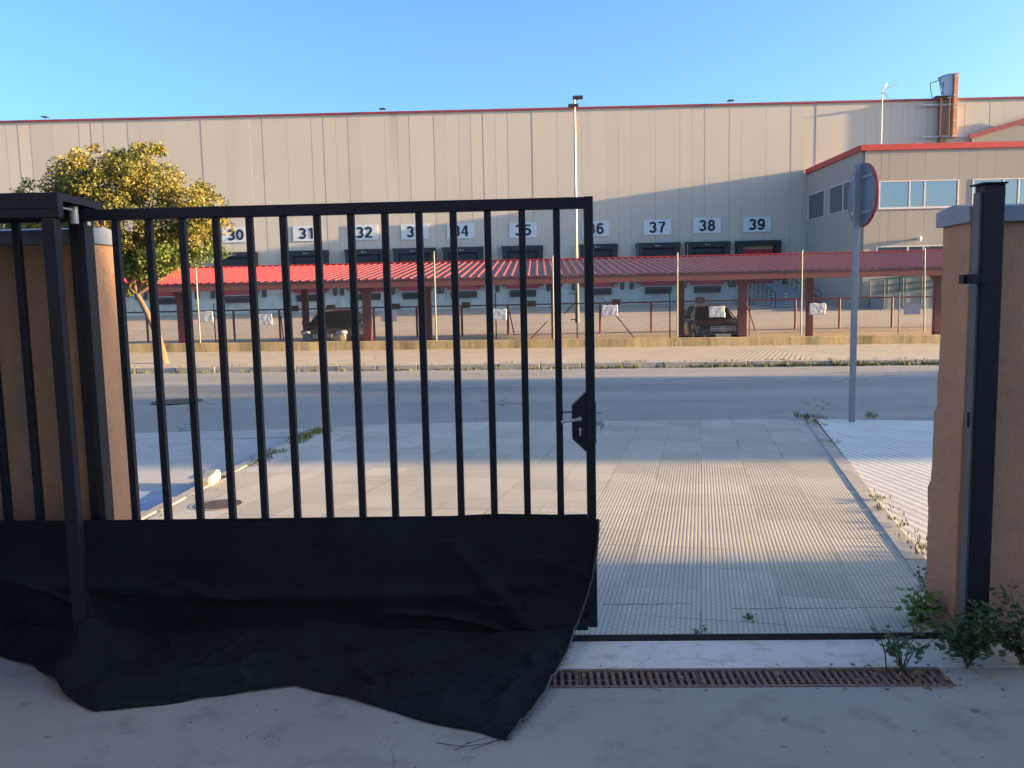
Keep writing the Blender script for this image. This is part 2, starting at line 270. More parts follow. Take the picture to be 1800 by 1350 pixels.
# ---------------------------------------------------------------- mesh helpers
class MB:
    def __init__(s): s.v=[]; s.f=[]; s.sm=[]
    def add(s,vs,fs,smooth=False):
        o=len(s.v); s.v+= [tuple(v) for v in vs]; s.f+=[tuple(i+o for i in f) for f in fs]; s.sm+=[smooth]*len(fs)
    def box(s,x0,x1,y0,y1,z0,z1):
        s.add([(x0,y0,z0),(x1,y0,z0),(x1,y1,z0),(x0,y1,z0),(x0,y0,z1),(x1,y0,z1),(x1,y1,z1),(x0,y1,z1)],
              [(0,3,2,1),(4,5,6,7),(0,1,5,4),(1,2,6,5),(2,3,7,6),(3,0,4,7)]); return s
    def bar(s,a,b,r,n=4,r2=None,smooth=False,rot=.785):
        a,b=Vector(a),Vector(b); d=(b-a).normalized(); q=d.to_track_quat('Z','Y'); r2=r if r2 is None else r2
        vs=[]
        for p,rr in ((a,r),(b,r2)):
            for i in range(n):
                t=rot+2*math.pi*i/n; vs.append(p+q@Vector((math.cos(t)*rr,math.sin(t)*rr,0)))
        fs=[(i,(i+1)%n,n+(i+1)%n,n+i) for i in range(n)]
        s.add(vs,fs,smooth); s.add(vs[:n],[tuple(range(n))[::-1]]); s.add(vs[n:],[tuple(range(n))]); return s
    def tube(s,pts,rs,n=8):
        pts=[Vector(p) for p in pts]; vs=[]
        for k,p in enumerate(pts):
            d=(pts[min(k+1,len(pts)-1)]-pts[max(k-1,0)]).normalized(); q=d.to_track_quat('Z','Y')
            for i in range(n):
                t=2*math.pi*i/n; vs.append(p+q@Vector((math.cos(t)*rs[k],math.sin(t)*rs[k],0)))
        fs=[(k*n+i,k*n+(i+1)%n,(k+1)*n+(i+1)%n,(k+1)*n+i) for k in range(len(pts)-1) for i in range(n)]
        s.add(vs,fs,True); s.add(vs[-n:],[tuple(range(n))]); s.add(vs[:n],[tuple(range(n))[::-1]]); return s
    def prism(s,poly,axis,a,b):
        """poly 2D extruded along axis between a and b. axis 'x': poly=(y,z); 'y': (x,z); 'z': (x,y)"""
        def P(p,t): return {'x':(t,p[0],p[1]),'y':(p[0],t,p[1]),'z':(p[0],p[1],t)}[axis]
        n=len(poly); vs=[P(p,a) for p in poly]+[P(p,b) for p in poly]
        s.add(vs,[tuple(range(n))[::-1],tuple(range(n,2*n))]+[(i,(i+1)%n,n+(i+1)%n,n+i) for i in range(n)]); return s
    def grid(s,fn,nu,nv,smooth=True):
        vs=[fn(i/nu,j/nv) for j in range(nv+1) for i in range(nu+1)]
        s.add(vs,[(j*(nu+1)+i,j*(nu+1)+i+1,(j+1)*(nu+1)+i+1,(j+1)*(nu+1)+i) for j in range(nv) for i in range(nu)],smooth); return s
    def build(s,name,mat,parent=None,bevel=0,seg=2,fix=True,loc=None):
        me=bpy.data.meshes.new(name); me.from_pydata(s.v,[],s.f); me.polygons.foreach_set('use_smooth',s.sm)
        if fix:
            bm=bmesh.new(); bm.from_mesh(me); bmesh.ops.recalc_face_normals(bm,faces=bm.faces); bm.to_mesh(me); bm.free()
        me.materials.append(mat); me.update()
        o=bpy.data.objects.new(name,me); C.objects.link(o)
        if parent: o.parent=parent
        if loc: o.location=loc
        if bevel:
            b=o.modifiers.new('bevel','BEVEL'); b.width=bevel; b.segments=seg; b.limit_method='ANGLE'; b.angle_limit=R(40)
        return o
def tag(o,label=None,cat=None,group=None,kind=None):
    if label: o['label']=label
    if cat: o['category']=cat
    if group: o['group']=group
    if kind: o['kind']=kind
    return o
def empty(name,loc=(0,0,0),rz=0):
    o=bpy.data.objects.new(name,None); C.objects.link(o); o.location=loc; o.rotation_euler=(0,0,rz); o.empty_display_size=.2; return o
def copy_tree(o,parent=None):
    c=o.copy(); C.objects.link(c)
    if parent: c.parent=parent
    for ch in o.children: copy_tree(ch,c)
    return c
def struct(o,label,cat): return tag(o,label,cat,None,'structure')
def text_mesh(txt,size,depth,bold,name,mat,parent,loc,rot=(math.pi/2,0,0),sx=1):
    cu=bpy.data.curves.new('txt','FONT'); cu.body=txt; cu.size=size; cu.extrude=depth; cu.offset=bold; cu.align_x='CENTER'; cu.align_y='CENTER'
    t=bpy.data.objects.new('txt',cu); C.objects.link(t); bpy.context.view_layer.update()
    dg=bpy.context.evaluated_depsgraph_get(); me=bpy.data.meshes.new_from_object(t.evaluated_get(dg)); bpy.data.objects.remove(t); me.name=name
    me.materials.clear(); me.materials.append(mat)
    o=bpy.data.objects.new(name,me); C.objects.link(o); o.parent=parent; o.location=loc; o.rotation_euler=rot; o.scale=(sx,1,1); return o
rnd=random.Random(5)
def sstep(a,b,x):
    t=max(0,min(1,(x-a)/(b-a))); return t*t*(3-2*t)
def zg(x,y):
    """ground height of the street side"""
    if y<4.5: z=0
    elif y<11.2: z=-.14*(y-4.5)/6.7
    elif y<26: z=-.14
    elif y<34: z=-.30
    else: z=-.30+.0405*(y-34)
    if 11.2<y<20: z+=.05*math.sin((y-11.2)/8.8*math.pi)
    if y>12 and y<34: z-=.0075*max(-14,min(14,x))*sstep(12,20,y)*(1-sstep(26,34,y))
    return z
def sheet(x0,x1,y0,y1,nx,ny,dz=0):
    return MB().grid(lambda u,v:(x0+(x1-x0)*u,y0+(y1-y0)*v,zg(x0+(x1-x0)*u,y0+(y1-y0)*v)+dz),nx,ny)
# ---------------------------------------------------------------- ground
struct(MB().box(-700,700,-700,900,-3,-.75).build('ground',m_base),'dry earth stretching to the horizon beneath everything','ground')
struct(MB().box(-14,14,-14,3.24,-.3,0).build('yard_floor',m_yardc),'grey concrete floor in shade inside the gate','floor')
struct(MB().box(1.661,14,3.2405,3.4115,-.3,-.001).box(-14,-.861,3.2405,3.4115,-.3,-.001).box(-14,-.901,3.412,3.70,-.3,-.001).build('drain_end_fill',m_yardc),'concrete fill at both ends of the drain','floor')
struct(MB().box(-.9,14,3.412,3.70,-.3,.002).build('threshold_strip',m_strip,bevel=.004),'whitish brushed concrete strip between the drain and the gate rail','threshold')
MBg=MB().box(-.86,1.66,3.225,3.42,-.3,-.09); struct(MBg.build('drain_bed',m_void),'dark bottom of the drain channel','drain bed')
# driveway: sheet whose left and right borders splay
def edgeY(x):
    pts=[(-60,10.5),(-5.5,10.9),(-3.0,11.15),(-2,11.35),(-.4,11.38),(2,11.27),(3.5,11.25),(5.2,10.8),(9,10.55),(60,10.5)]
    for (a,b),(c,d) in zip(pts,pts[1:]):
        if a<=x<=c: return b+(d-b)*(x-a)/(c-a)
    return 10.5
def kx(y): return 2.0+.2235*(y-4.25) if y<11.4 else 3.6      # inner edge of right kerb
def lx(y): return -3.02-.02*math.sin(y*2)
def drive(u,v):
    y=3.735+(11.42-3.735)*v
    a=lx(y); b=kx(y)
    if y<4.3: a,b=-3.02,2.02
    x=a+(b-a)*u; ye=edgeY(x); y=3.735+(ye-3.735)*v; return (x,y,zg(x,y)+.012)
struct(MB().grid(drive,60,80).build('driveway',m_drive),'ribbed concrete tile driveway sloping from the gate to the road','driveway')
def rp(u,v):
    y=4.28+(11.4-4.28)*v; a=kx(y)+.125; x=a+(30-a)*u**2; ye=edgeY(x); y=4.28+(ye-4.28)*v
    return (x,y,zg(x,y)+.013)
struct(MB().grid(rp,50,50).build('pavement',m_rpave),'pale pavement of dashed tiles to the right of the driveway','pavement')
def ap(u,v):
    a=-3.16; x=-40+(a+40)*u; ye=edgeY(x); y=4.25+(ye-4.25)*v; return (x,y,zg(x,y)-.035+.043*v**3)
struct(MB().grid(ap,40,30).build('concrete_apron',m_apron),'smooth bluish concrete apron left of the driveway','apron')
# kerbs of the driveway, laid stone by stone in one mesh
kb=MB(); y=4.2
while y<11.05:
    y2=min(y+.62,11.25); a0,a1=kx(y)+.004,kx(y2-.012)+.004; w_=.13; zz=.019
    kb.add([(a0,y,-.3),(a0+w_,y,-.3),(a1+w_,y2-.012,-.3),(a1,y2-.012,-.3),(a0,y,zg(0,y)+zz),(a0+w_,y,zg(0,y)+zz),(a1+w_,y2-.012,zg(0,y2)+zz),(a1,y2-.012,zg(0,y2)+zz)],[(0,3,2,1),(4,5,6,7),(0,1,5,4),(1,2,6,5),(2,3,7,6),(3,0,4,7)]); y=y2
struct(kb.build('driveway_kerb',m_kerb,bevel=.008),'narrow concrete kerb between the ribbed driveway and the pale pavement','kerb')
kb=MB(); y=4.3
while y<11.0:
    y2=y+.5; 
    if not (7.05<y<7.7):
        j=rnd.uniform(-.012,.012); kb.box(-3.165+j,-3.03+j,y,y2-.015,-.3,zg(0,y)+.014+rnd.uniform(-.003,.002))
    y=y2
struct(kb.build('broken_kerb',m_kerb,bevel=.015),'worn kerb stones along the left side of the driveway','kerb')
st=MB()
for bx in ((-.08,.08,-.17,.17,-.06,.045),): st.box(*bx)
o=st.build('loose_kerb_stone',M('white_chipped_stone',(.36,.33,.29),.8,0,.15,8,b=.5),bevel=.03,seg=3); o.location=(-3.10,7.42,-.01); o.rotation_euler=(.05,-.04,0.12); tag(o,'chipped whitish kerb stone standing proud beside the left edge of the driveway','kerb stone')
for i,(x,y,r,lab,cat) in enumerate([(-2.62,6.48,.17,'rusty brown inspection cover set in the ribbed driveway','manhole cover'),(-6.35,14.1,.38,'dark round manhole cover sunk in the asphalt road','manhole cover')]):
    zz=zg(x,y)+(.016 if i==0 else .004); mc=MB().bar((x,y,zz-.03),(x,y,zz+.004),r,28); ring=MB()
    n=28; ring.add([(x+rr*math.cos(2*math.pi*k/n),y+rr*math.sin(2*math.pi*k/n),zz+.006) for rr in (r*1.0,r*1.12) for k in range(n)],[(k,(k+1)%n,n+(k+1)%n,n+k) for k in range(n)])
    root=empty('manhole_cover',(0,0,0)); mc.build('lid',m_man,root); ring.build('rim',m_kerb if i==0 else m_man,root); tag(root,lab,cat,'manhole covers')
# road
struct(sheet(-90,90,10.3,20.05,120,24,-.004).build('road',m_road),'grey worn asphalt road running across behind the gate','road')
dl=MB()
for x0,x1 in ((-9.6,-7.2),(-4.2,-1.9),(-1.54,.26),(1.51,3.52),(4.58,6.8),(9,11.2),(-14,-12)):
    n=6; dl.grid(lambda u,v:(x0+(x1-x0)*u,15.62+.085*v+.004*math.sin(u*9),zg(x0+(x1-x0)*u,15.66)+.002),6,1)
struct(dl.build('road_marking',m_line),'faded broken white centre line on the road','road marking')
# gutter seam along near road edge
gs=MB().grid(lambda u,v:(-20+40*u,edgeY(-20+40*u)-.005+.05*v+.008*math.sin(u*200),zg(0,edgeY(-20+40*u))+.0+.004+.0*v),160,1)
struct(gs.build('road_edge_seam',M('gutter_dirt',(.10,.10,.10),.9,0,.4,6)),'dirty seam between the paving and the asphalt','road seam')
# far side: kerb, pavement, planted gutter
kb=MB(); x=-45
while x<45:
    x2=x+.98; j=rnd.uniform(-.01,.01); kb.add([(a,b,c) for (a,b) in ((x,20.02+j),(x2,20.02+j),(x2,20.17+j),(x,20.17+j)) for c in (-.5,)]+[(x,20.02+j,zg(x,19.9)+.125),(x2,20.02+j,zg(x2,19.9)+.125),(x2,20.17+j,zg(x2,19.9)+.125),(x,20.17+j,zg(x,19.9)+.125)],[(0,3,2,1),(4,5,6,7),(0,1,5,4),(1,2,6,5),(2,3,7,6),(3,0,4,7)]); x=x2+.02
struct(kb.build('far_kerb',m_kerb,bevel=.012),'weathered kerb along the far side of the road','kerb')
def fs(x0,x1,mat,lab,name):
    struct(MB().grid(lambda u,v:(x0+(x1-x0)*u,20.18+5.83*v,zg(x0+(x1-x0)*u,20.5)+.115+.02*v),max(4,int(x1-x0)),8).build(name,mat),lab,'pavement')
fs(-45,-4.2,m_side,'plain sunlit pavement under the tree across the road','far_pavement')
fs(-4.2,6.8,m_fpave,'stretch of ribbed tiles in the far pavement','far_pavement_ribbed')
fs(6.8,45,m_side,'plain sunlit pavement at the right across the road','far_pavement_right')
# car park
struct(MB().grid(lambda u,v:(-70+140*u,26.2+(64-26.2)*v,zg(0,26.2+(64-26.2)*v) if v>0 else -.3),20,60).build('car_park',m_cark),'sunlit concrete yard between the car shelter and the warehouse','car park')
# ---------------------------------------------------------------- leaves / weeds
def leafcloud(mb,c,rad,n,size,rn,flat=1,droop=.3,dirs=None):
    for _ in range(n):
        while True:
            p=Vector((rn.uniform(-1,1),rn.uniform(-1,1),rn.uniform(-1,1)))
            if p.length<1 and p.length>rn.random()*.8: break
        p=Vector((c[0]+p.x*rad[0],c[1]+p.y*rad[1],c[2]+p.z*rad[2]))
        d=Vector((rn.uniform(-1,1),rn.uniform(-1,1),rn.uniform(-1,.5)-droop)).normalized(); s=size*rn.uniform(.6,1.25)
        sd=d.cross(Vector((rn.uniform(-1,1),rn.uniform(-1,1),rn.uniform(-1,1)))).normalized()*s*.33
        nrm=d.cross(sd).normalized()*s*.08
        mb.add([p,p+d*s*.5+sd+nrm,p+d*s,p+d*s*.5-sd+nrm],[(0,1,2),(0,2,3)])
def grass_tuft(mb,x,y,z,h,n,rn,spread=.06,wd=.005):
    for _ in range(n):
        a=rn.uniform(0,6.283); b=Vector((x+rn.gauss(0,spread*.5),y+rn.gauss(0,spread*.5),z)); l=h*rn.uniform(.5,1.2); le=rn.uniform(.1,.8)
        d=Vector((math.cos(a)*le,math.sin(a)*le,1)).normalized(); s=Vector((-math.sin(a),math.cos(a),0))*wd
        m1=b+d*l*.6; t=b+d*l+Vector((math.cos(a),math.sin(a),-.6))*l*.15*le
        mb.add([b-s,b+s,m1+s*.7,m1-s*.7,t],[(0,1,2,3),(3,2,4)])
rn=random.Random(11)
g=MB()
for k in range(900):      # verge weeds in the far gutter, denser to the right
    x=rn.uniform(-16,18); dens=.35+.65*sstep(-4,10,x)
    if rn.random()>dens*(.4+.6*(noise.noise(Vector((x*.5,0,3)))>-.15)): continue
    grass_tuft(g,x,rn.uniform(19.78,20.02),zg(x,19.8)+.0,.10*rn.uniform(.5,1.3)*(.6+.7*sstep(0,8,x)),9,rn,.12,.012)
for k in range(160):
    x=rn.uniform(-16,18); grass_tuft(g,x,rn.uniform(20.18,20.3),zg(x,20)+.11,.06,6,rn,.1,.01)
for k in range(120):
    x=rn.uniform(-16,18); grass_tuft(g,x,rn.uniform(25.9,25.99),zg(x,20.5)+.12,.05,5,rn,.1,.01)
tag(g.build('verge_weeds',m_grass,fix=False),'low green and straw coloured weeds growing along the far kerb','weeds',None,'stuff')
g=MB()
for (x,y,n,h) in [(3.62,11.2,26,.06),(3.75,11.15,14,.05),(3.50,11.25,8,.12),(3.55,10.8,10,.04),(3.5,10.5,8,.04),(3.2,9.1,12,.04),(2.62,6.3,14,.03),(2.52,6.05,12,.03),(2.42,5.6,10,.03),(2.40,5.2,12,.04),(2.3,4.9,14,.05),(4.4,11.1,16,.09),(6.0,10.9,10,.06)]:
    for _ in range(n): grass_tuft(g,x+rn.gauss(0,.05),y+rn.gauss(0,.09),zg(x,y)+.03,h,4,rn,.03,.004)
tag(g.build('kerb_weeds',m_grass,fix=False),'tiny yellow green weeds in the joints of the right driveway kerb','weeds',None,'stuff')
g=MB()
for k in range(150):
    y=rn.uniform(8.2,11.0) if rn.random()<.8 else rn.uniform(5.5,8); 
    if 9.2<y<9.7: continue
    grass_tuft(g,-3.0+rn.gauss(0,.05)+.10*sstep(9,11,y)*rn.random(),y,zg(0,y)+.0,.06*(.5+sstep(8,10,y)),7,rn,.08,.006)
tag(g.build('left_kerb_weeds',m_grass,fix=False),'green weeds growing along the broken left kerb of the driveway','weeds',None,'stuff')
# ---------------------------------------------------------------- sliding gate
gx=lambda px:(px-978)/60.0*.1537+.083      # picket centre at the height of the top rail
gate=empty('sliding_gate',(0,3.74,0)); tag(gate,'black barred sliding gate closed over the left half of the opening','gate')
YF,YB=-.022,.022
xe=.245
MB().box(-4.05,xe-.0,YF,YB,1.985,2.035).build('top_rail',m_black,gate,.004)
pick=None; xs=[gx(978-60*i) for i in range(26)]
for i,x in enumerate(xs):
    o=MB().box(x-.0155,x+.0155,-.015,.015,.11,1.9845).build('picket',m_black,gate,.003) if pick is None else pick.copy()
    if pick is None: pick=o; px0=x
    else: C.objects.link(o); o.parent=gate; o.location=(x-px0,0,0)
MB().box(xe-.0405,xe+.0005,YF-.002,YB+.002,.06,2.037).build('end_post',m_black,gate,.004)
MB().box(-4.05,xe-.042,YF,YB,.045,.105).build('bottom_rail',m_black,gate,.004)
MB().box(-4.05,xe-.042,-.006,.006,.1055,.56).build('kick_plate',m_black,gate)
MB().box(-4.05,xe-.042,-.0215,-.0155,.555,.60).build('middle_rail',m_black,gate)
for wx in (-3.5,-1.2,.05):
    MB().bar((wx,-.02,.045),(wx,.02,.045),.042,20).build('wheel',m_steel,gate)
lb=MB().prism([(xe-.0415,1.165),(xe-.105,1.105),(xe-.105,.952),(xe-.0415,.890)],'y',-.024,.024).build('lock_box',m_black,gate,.003)
MB().bar((xe-.07,-.055,1.047),(xe-.072,-.024,1.047),.008,12).bar((xe-.07,-.052,1.047),(xe-.155,-.058,1.036),.0072,12).build('handle',m_steel,lb)
MB().bar((xe-.07,.055,1.062),(xe-.07,.024,1.062),.008,12).bar((xe-.06,.055,1.066),(xe-.165,.06,1.067),.0068,12).build('outer_handle',m_steel,lb)
MB().bar((xe-.069,-.0275,.997),(xe-.069,-.024,.997),.007,14).box(xe-.0725,xe-.0655,-.0275,-.0245,.968,.99).build('key_escutcheon',m_steel,lb)
MB().prism([(xe+.001,1.03),(xe+.033,1.03),(xe+.045,1.018),(xe+.045,1.005),(xe+.030,.987),(xe+.024,.985),(xe+.024,1.008),(xe+.001,1.010)],'y',-.006,.006).build('hook_bolt',m_steel,lb)
MB().bar((xe,.04,1.062),(xe+.042,.045,1.064),.0055,10).build('latch_pin',m_steel,lb)
MB().box(xe+.0008,xe+.004,-.016,.016,.93,1.12).build('lock_faceplate',m_black,lb)
# guide portal
pt=empty('gate_guide_portal',(-2.04,3.45,0),R(3)); tag(pt,'black steel portal at the left that guides the top of the sliding gate','gate guide')
MB().box(-.044,.012,0,.05,0,1.974).build('front_leg',m_black,pt,.004)
MB().box(-.100,-.016,.335,.40,0,2.021).build('rear_leg',m_black,pt,.004)
MB().box(-2.2,.027,-.003,.05,1.975,2.078).box(-2.2,.022,-.008,-.0035,2.012,2.018).build('front_beam',m_black,pt,.004)
MB().box(-2.2,.027,.345,.40,2.022,2.078).build('rear_beam',m_black,pt,.004)
MB().box(.0275,.033,-.003,.40,2.046,2.078).box(.0275,.033,-.003,.04,1.975,2.0455).box(.0275,.033,.36,.40,1.975,2.0455).build('end_plate',m_black,pt)
MB().box(-2.2,.027,.0505,.3445,2.060,2.078).build('cover_plate',m_black,pt)
for yy in (.235,.345): MB().bar((-.02,yy,1.97),(-.02,yy,2.045),.018,16).build('guide_roller',m_steel,pt)
MB().bar((-.02,.10,2.03),(-.02,.34,2.03),.006,8).build('roller_bolt',m_steel,pt)
# floor rail
rl=MB().box(-4.2,1.86,3.705,3.732,-.05,.012).box(-4.2,1.86,3.714,3.722,.012,.024).build('gate_track',M('dark_steel_track',(.035,.03,.032),.6,.3,.3,10)); tag(rl,'dark steel floor rail running across the gateway','gate rail')
# drain
dr=empty('drain_grate',(0,3.243,0)); dr.scale=(1,.85,1); tag(dr,'rusty slotted cast iron drain grate across the gateway','drain')
MB().box(-.86,1.66,0,.022,-.05,0.003).box(-.86,1.66,.173,.197,-.05,.004).build('frame',m_rust,dr,.002)
gb=MB(); x=-.84; k=0
while x<1.63:
    dz=rnd.uniform(-.002,.001)
    gb.box(x,x+.0165,.0225,.094,-.035,-.001+dz).box(x,x+.0165,.100,.1725,-.035,-.001+dz); x+=.031; k+=1
    if k%16==0: gb.box(x-.012,x-.006,.0225,.1725,-.035,.001)
gb.box(-.85,1.655,.0945,.0995,-.035,-.004)
g_=gb.build('grating',m_rust,dr,.002,1); g_['kind']='stuff'
rn=random.Random(2); deb=MB()
for k in range(80):
    x=rn.gauss(1.45,.22) if k%2 else rn.uniform(.1,1.8); y=rn.uniform(3.20,3.45); leafcloud(deb,(x,y,.006),(.01,.01,.003),1,.03,rn,droop=0)
tag(deb.build('leaf_litter',m_leafdry,fix=False),'dry brown leaf fragments scattered along the drain','leaf litter',None,'stuff')
# ---------------------------------------------------------------- walls
def wall(name,x0,x1,y0,y1,h,lab,notch=None):
    r=empty(name,((x0+x1)/2,y0,0)); ox=(x0+x1)/2; b=MB().box(x0-ox,x1-ox,0,y1-y0,-.3,h); b.build('wall_body',m_stucco,r,.006)
    MB().prism([(-.03,h-.0),(-.03,h+.065),((y1-y0)/2,h+.085),(y1-y0+.03,h+.065),(y1-y0+.03,h)],'x',x0-ox-.02,x1-ox+.02).build('coping',m_coping,r,.005)
    tag(r,lab,'wall'); return r
wall('boundary_wall',-12,-2.112,3.865,4.09,1.895,'ochre rendered wall with grey coping behind the gate bars at the left')
# right wall with chipped corner
r=empty('boundary_wall',(1.90,3.74,0)); b=MB(); rn=random.Random(9)
lev=[-.3+2.18*k/60 for k in range(61)]
cor=[.0 if z>1.02 else (-.018 if z>.66 else -.03) for z in lev]
cor=[c+.004*noise.noise(Vector((0,0,z*9)))-.012*max(0,noise.noise(Vector((3,0,z*4)))) for c,z in zip(cor,lev)]
prof=[]
for z,c in zip(lev,cor):
    prof.append([(0+c,.25-.0,z),(.0+c*.3,.0,z),(42.0,.0,z),(42.0,.25,z)])
vs=[p for q in prof for p in q]; fs_=[(k*4+i,k*4+(i+1)%4,(k+1)*4+(i+1)%4,(k+1)*4+i) for k in range(60) for i in range(4)]
b.add(vs,fs_); b.add(prof[0],[(0,1,2,3)]); b.add(prof[-1],[(0,1,2,3)])
b.build('wall_body',m_stucco,r,.006)
MB().prism([(-.03,1.882),(-.03,1.952),(.125,1.972),(.28,1.952),(.28,1.882)],'x',-.022,42.0).build('coping',m_coping,r,.005)
tag(r,'ochre rendered wall with grey coping and chipped edge at the right','wall')
# right gate post
pr=empty('gate_post',(1.885,3.60,0)); tag(pr,'black square steel catch post standing in front of the right wall','gate post')
MB().box(0,.085,0,.085,0,2.03).build('post',m_black,pr,.004)
MB().box(-.02,.088,-.012,.097,2.0305,2.038).build('cap',m_black,pr,.002)
MB().box(-.012,0.0-.0005,.02,.075,.1,2.0).build('strike_channel',m_steel if False else M('dull_channel',(.10,.11,.12),.6,.2,.3,2),pr)
MB().box(-.075,-.0125,-.008,.008,1.615,1.655).box(-.075,-.065,-.008,.05,1.615,1.655).box(-.0125,.03,-.0085,-.0005,1.615,1.655).build('catch_arm',m_black,pr,.003)
MB().box(-.0145,-.0125,.035,.055,.99,1.055).build('strike_slot',m_void,pr)
# ---------------------------------------------------------------- cloth
E=[(-4.2,3.59),(-2.8,3.59),(-2.5,3.56),(-2.3,3.47),(-2.17,3.36),(-1.98,3.17),(-1.79,3.055),(-1.6,3.09),(-1.3,3.19),(-1.05,3.265),(-.75,3.13),(-.45,2.96),(-.24,2.885),(-.145,2.825)]
def lerpE(x):
    if x<=E[0][0]: return E[0][1]
    for (a,b),(c,d) in zip(E,E[1:]):
        if a<=x<=c: return b+(d-b)*(x-a)/(c-a)
    return E[-1][1]
XR0=.252
def cloth(u,v):
    # v: 0 at the top edge tied to the gate, 1 at the hem; right border runs inwards to the tip
    xb=-4.2+(-.145+4.2)*u; xt=-4.2+(XR0+4.2)*u
    ztop=.605+.006*math.sin(xt*5)+.014*math.exp(-((xt+.35)/.25)**2)+.012*math.sin(xt*2.1+1)-.010*abs(math.sin(xt*2.6+.5))
    if u>.93: ztop-=.030*((u-.93)/.07)**2
    zh=.085+.055*noise.noise(Vector((xt*1.4,3.3,0)))+.02*noise.noise(Vector((xt*5,1.3,0)))
    yend=lerpE(xb)
    hang=.50
    if v<hang:
        t=v/hang; z=ztop*(1-t)**1.0+.09*t; z=ztop+(zh-ztop)*t
        x=xt+(xb-xt)*(.30*t**1.9)
        y=3.700-.012-.03*math.sin(t*math.pi)*(.6+.5*noise.noise(Vector((x*2,z*3,0))))-.05*t*t
        y+=.022*noise.noise(Vector((x*2.6+z*2,z*5,1.7)))*t**.7-.010*math.sin((x*1.3+z*4.5)*3)*t*(.5+noise.noise(Vector((x,z,9))))
        if t<.06: y+=.0
    else:
        t=(v-hang)/(1-hang); x0=xt+(xb-xt)*.30; x=x0+(xb-x0)*t**1.35; 
        y0=3.638+.022*noise.noise(Vector((x*2.6+zh*2,zh*5,1.7)))-.010*math.sin((x*1.3+zh*4.5)*3)*(.5+noise.noise(Vector((x,zh,9)))); y=y0+(yend-y0)*t
        z=zh*(1-t)**1.8+.007
        z+=max(0,.022*noise.noise(Vector((x*4,y*5,2))))*(1-t)+.010*(1+noise.noise(Vector((x*9,y*9,5))))*math.sin(t*math.pi)
    # long rolled fold from the left toe up to the right
    fy=3.10+.06*(x+1.75); 
    ax,ay,bx,by=-1.95,3.17,-.30,3.52
    tt=max(0,min(1,((x-ax)*(bx-ax)+(y-ay)*(by-ay))/((bx-ax)**2+(by-ay)**2))); qx=ax+(bx-ax)*tt; qy=ay+(by-ay)*tt+.03*math.sin(tt*math.pi)*-1
    d=(y-qy); 
    if z<.3: z+=(.050*math.exp(-(d/.032)**2)+.018*math.exp(-((d-.07)/.05)**2))*sstep(0,.08,tt)*(1-sstep(.9,1,tt))
    # peak of the fold at the left
    dx,dy=x+2.0,y-3.42; pk=math.exp(-(dx/.10)**2-(dy/.16)**2); z+=.20*pk*(1 if v>hang*.7 else 0)*sstep(.7*hang,hang,v); 
    # lifted rounded hem
    if v>.93: z+=.02*(.5+.5*math.sin(x*14))*math.sin((v-.93)/.07*math.pi)
    def rg(n,k=7): return max(0,1-abs(n)*k)**2
    if v>.12:
        q1=rg(noise.noise(Vector((x*1.5+z*2.5,y*2.5-z*3,2.2)))); q2=rg(noise.noise(Vector((x*2.6-z*4,y*5+z*2,8.8))),9)
        wv=sstep(.12,.4,v); y-=(.020*q1+.012*q2)*wv*(v<hang); z+=(.020*q1+.014*q2)*sstep(hang-.02,hang+.12,v)*(1-sstep(.93,1,v))
    if v>.3: z+=(.007*noise.noise(Vector((x*11,y*11,z*4)))+.010*max(0,noise.noise(Vector((x*3-y*5,y*4,7)))))*sstep(.5,.7,v); y+=.006*noise.noise(Vector((x*9,z*14,4)))*sstep(.05,.3,v)
    # hanging creases
    y-=.016*math.exp(-((z-.30-.06*math.sin(x*1.5))/.035)**2)*(x<0)+.014*math.exp(-((x+z*.9-.02)/.05)**2)*(z<.5)
    return (x,y,max(z,.006+.003*noise.noise(Vector((x*8,y*8,0)))))
cl=MB().grid(cloth,420,150).build('black_cloth',m_cloth,fix=False)
sl_=cl.modifiers.new('s','SOLIDIFY'); sl_.thickness=.003; sl_.offset=1
tag(cl,'black mesh cloth hung over the lower gate and spilling onto the concrete','cloth')
# frayed threads at the hem
th=MB()
for pts in ([(-.16,2.83,.01),(-.22,2.80,.012),(-.30,2.79,.006),(-.40,2.82,.004)],[(-.17,2.83,.01),(-.2,2.79,.02),(-.27,2.775,.004)],[(-.15,2.84,.01),(-.21,2.81,.03),(-.29,2.80,.01),(-.33,2.77,.003)]): th.tube(pts,[.0011]*len(pts),5)
th.build('loose_threads',m_cloth,cl)
fr=MB().tube([Vector(cloth(1,k/60))+Vector((0,0,.003)) for k in range(61)],[.004+.002*abs(math.sin(k*2.3)) for k in range(61)],6); rn=random.Random(4)
for k in range(240):
    t=rn.random(); 
    p=cloth(1,.5+.5*t) if k%3 else cloth(1,.5*t); a=rn.uniform(-1,.6); l=rn.uniform(.005,.022)
    fr.bar(p,(p[0]+l*math.cos(a),p[1]+l*math.sin(a)*.5,max(.002,p[2]+rn.uniform(-.01,.004))),.0007,3)
fr.build('frayed_hem',M('frayed_grey_fibre',(.05,.06,.065),.9),cl)
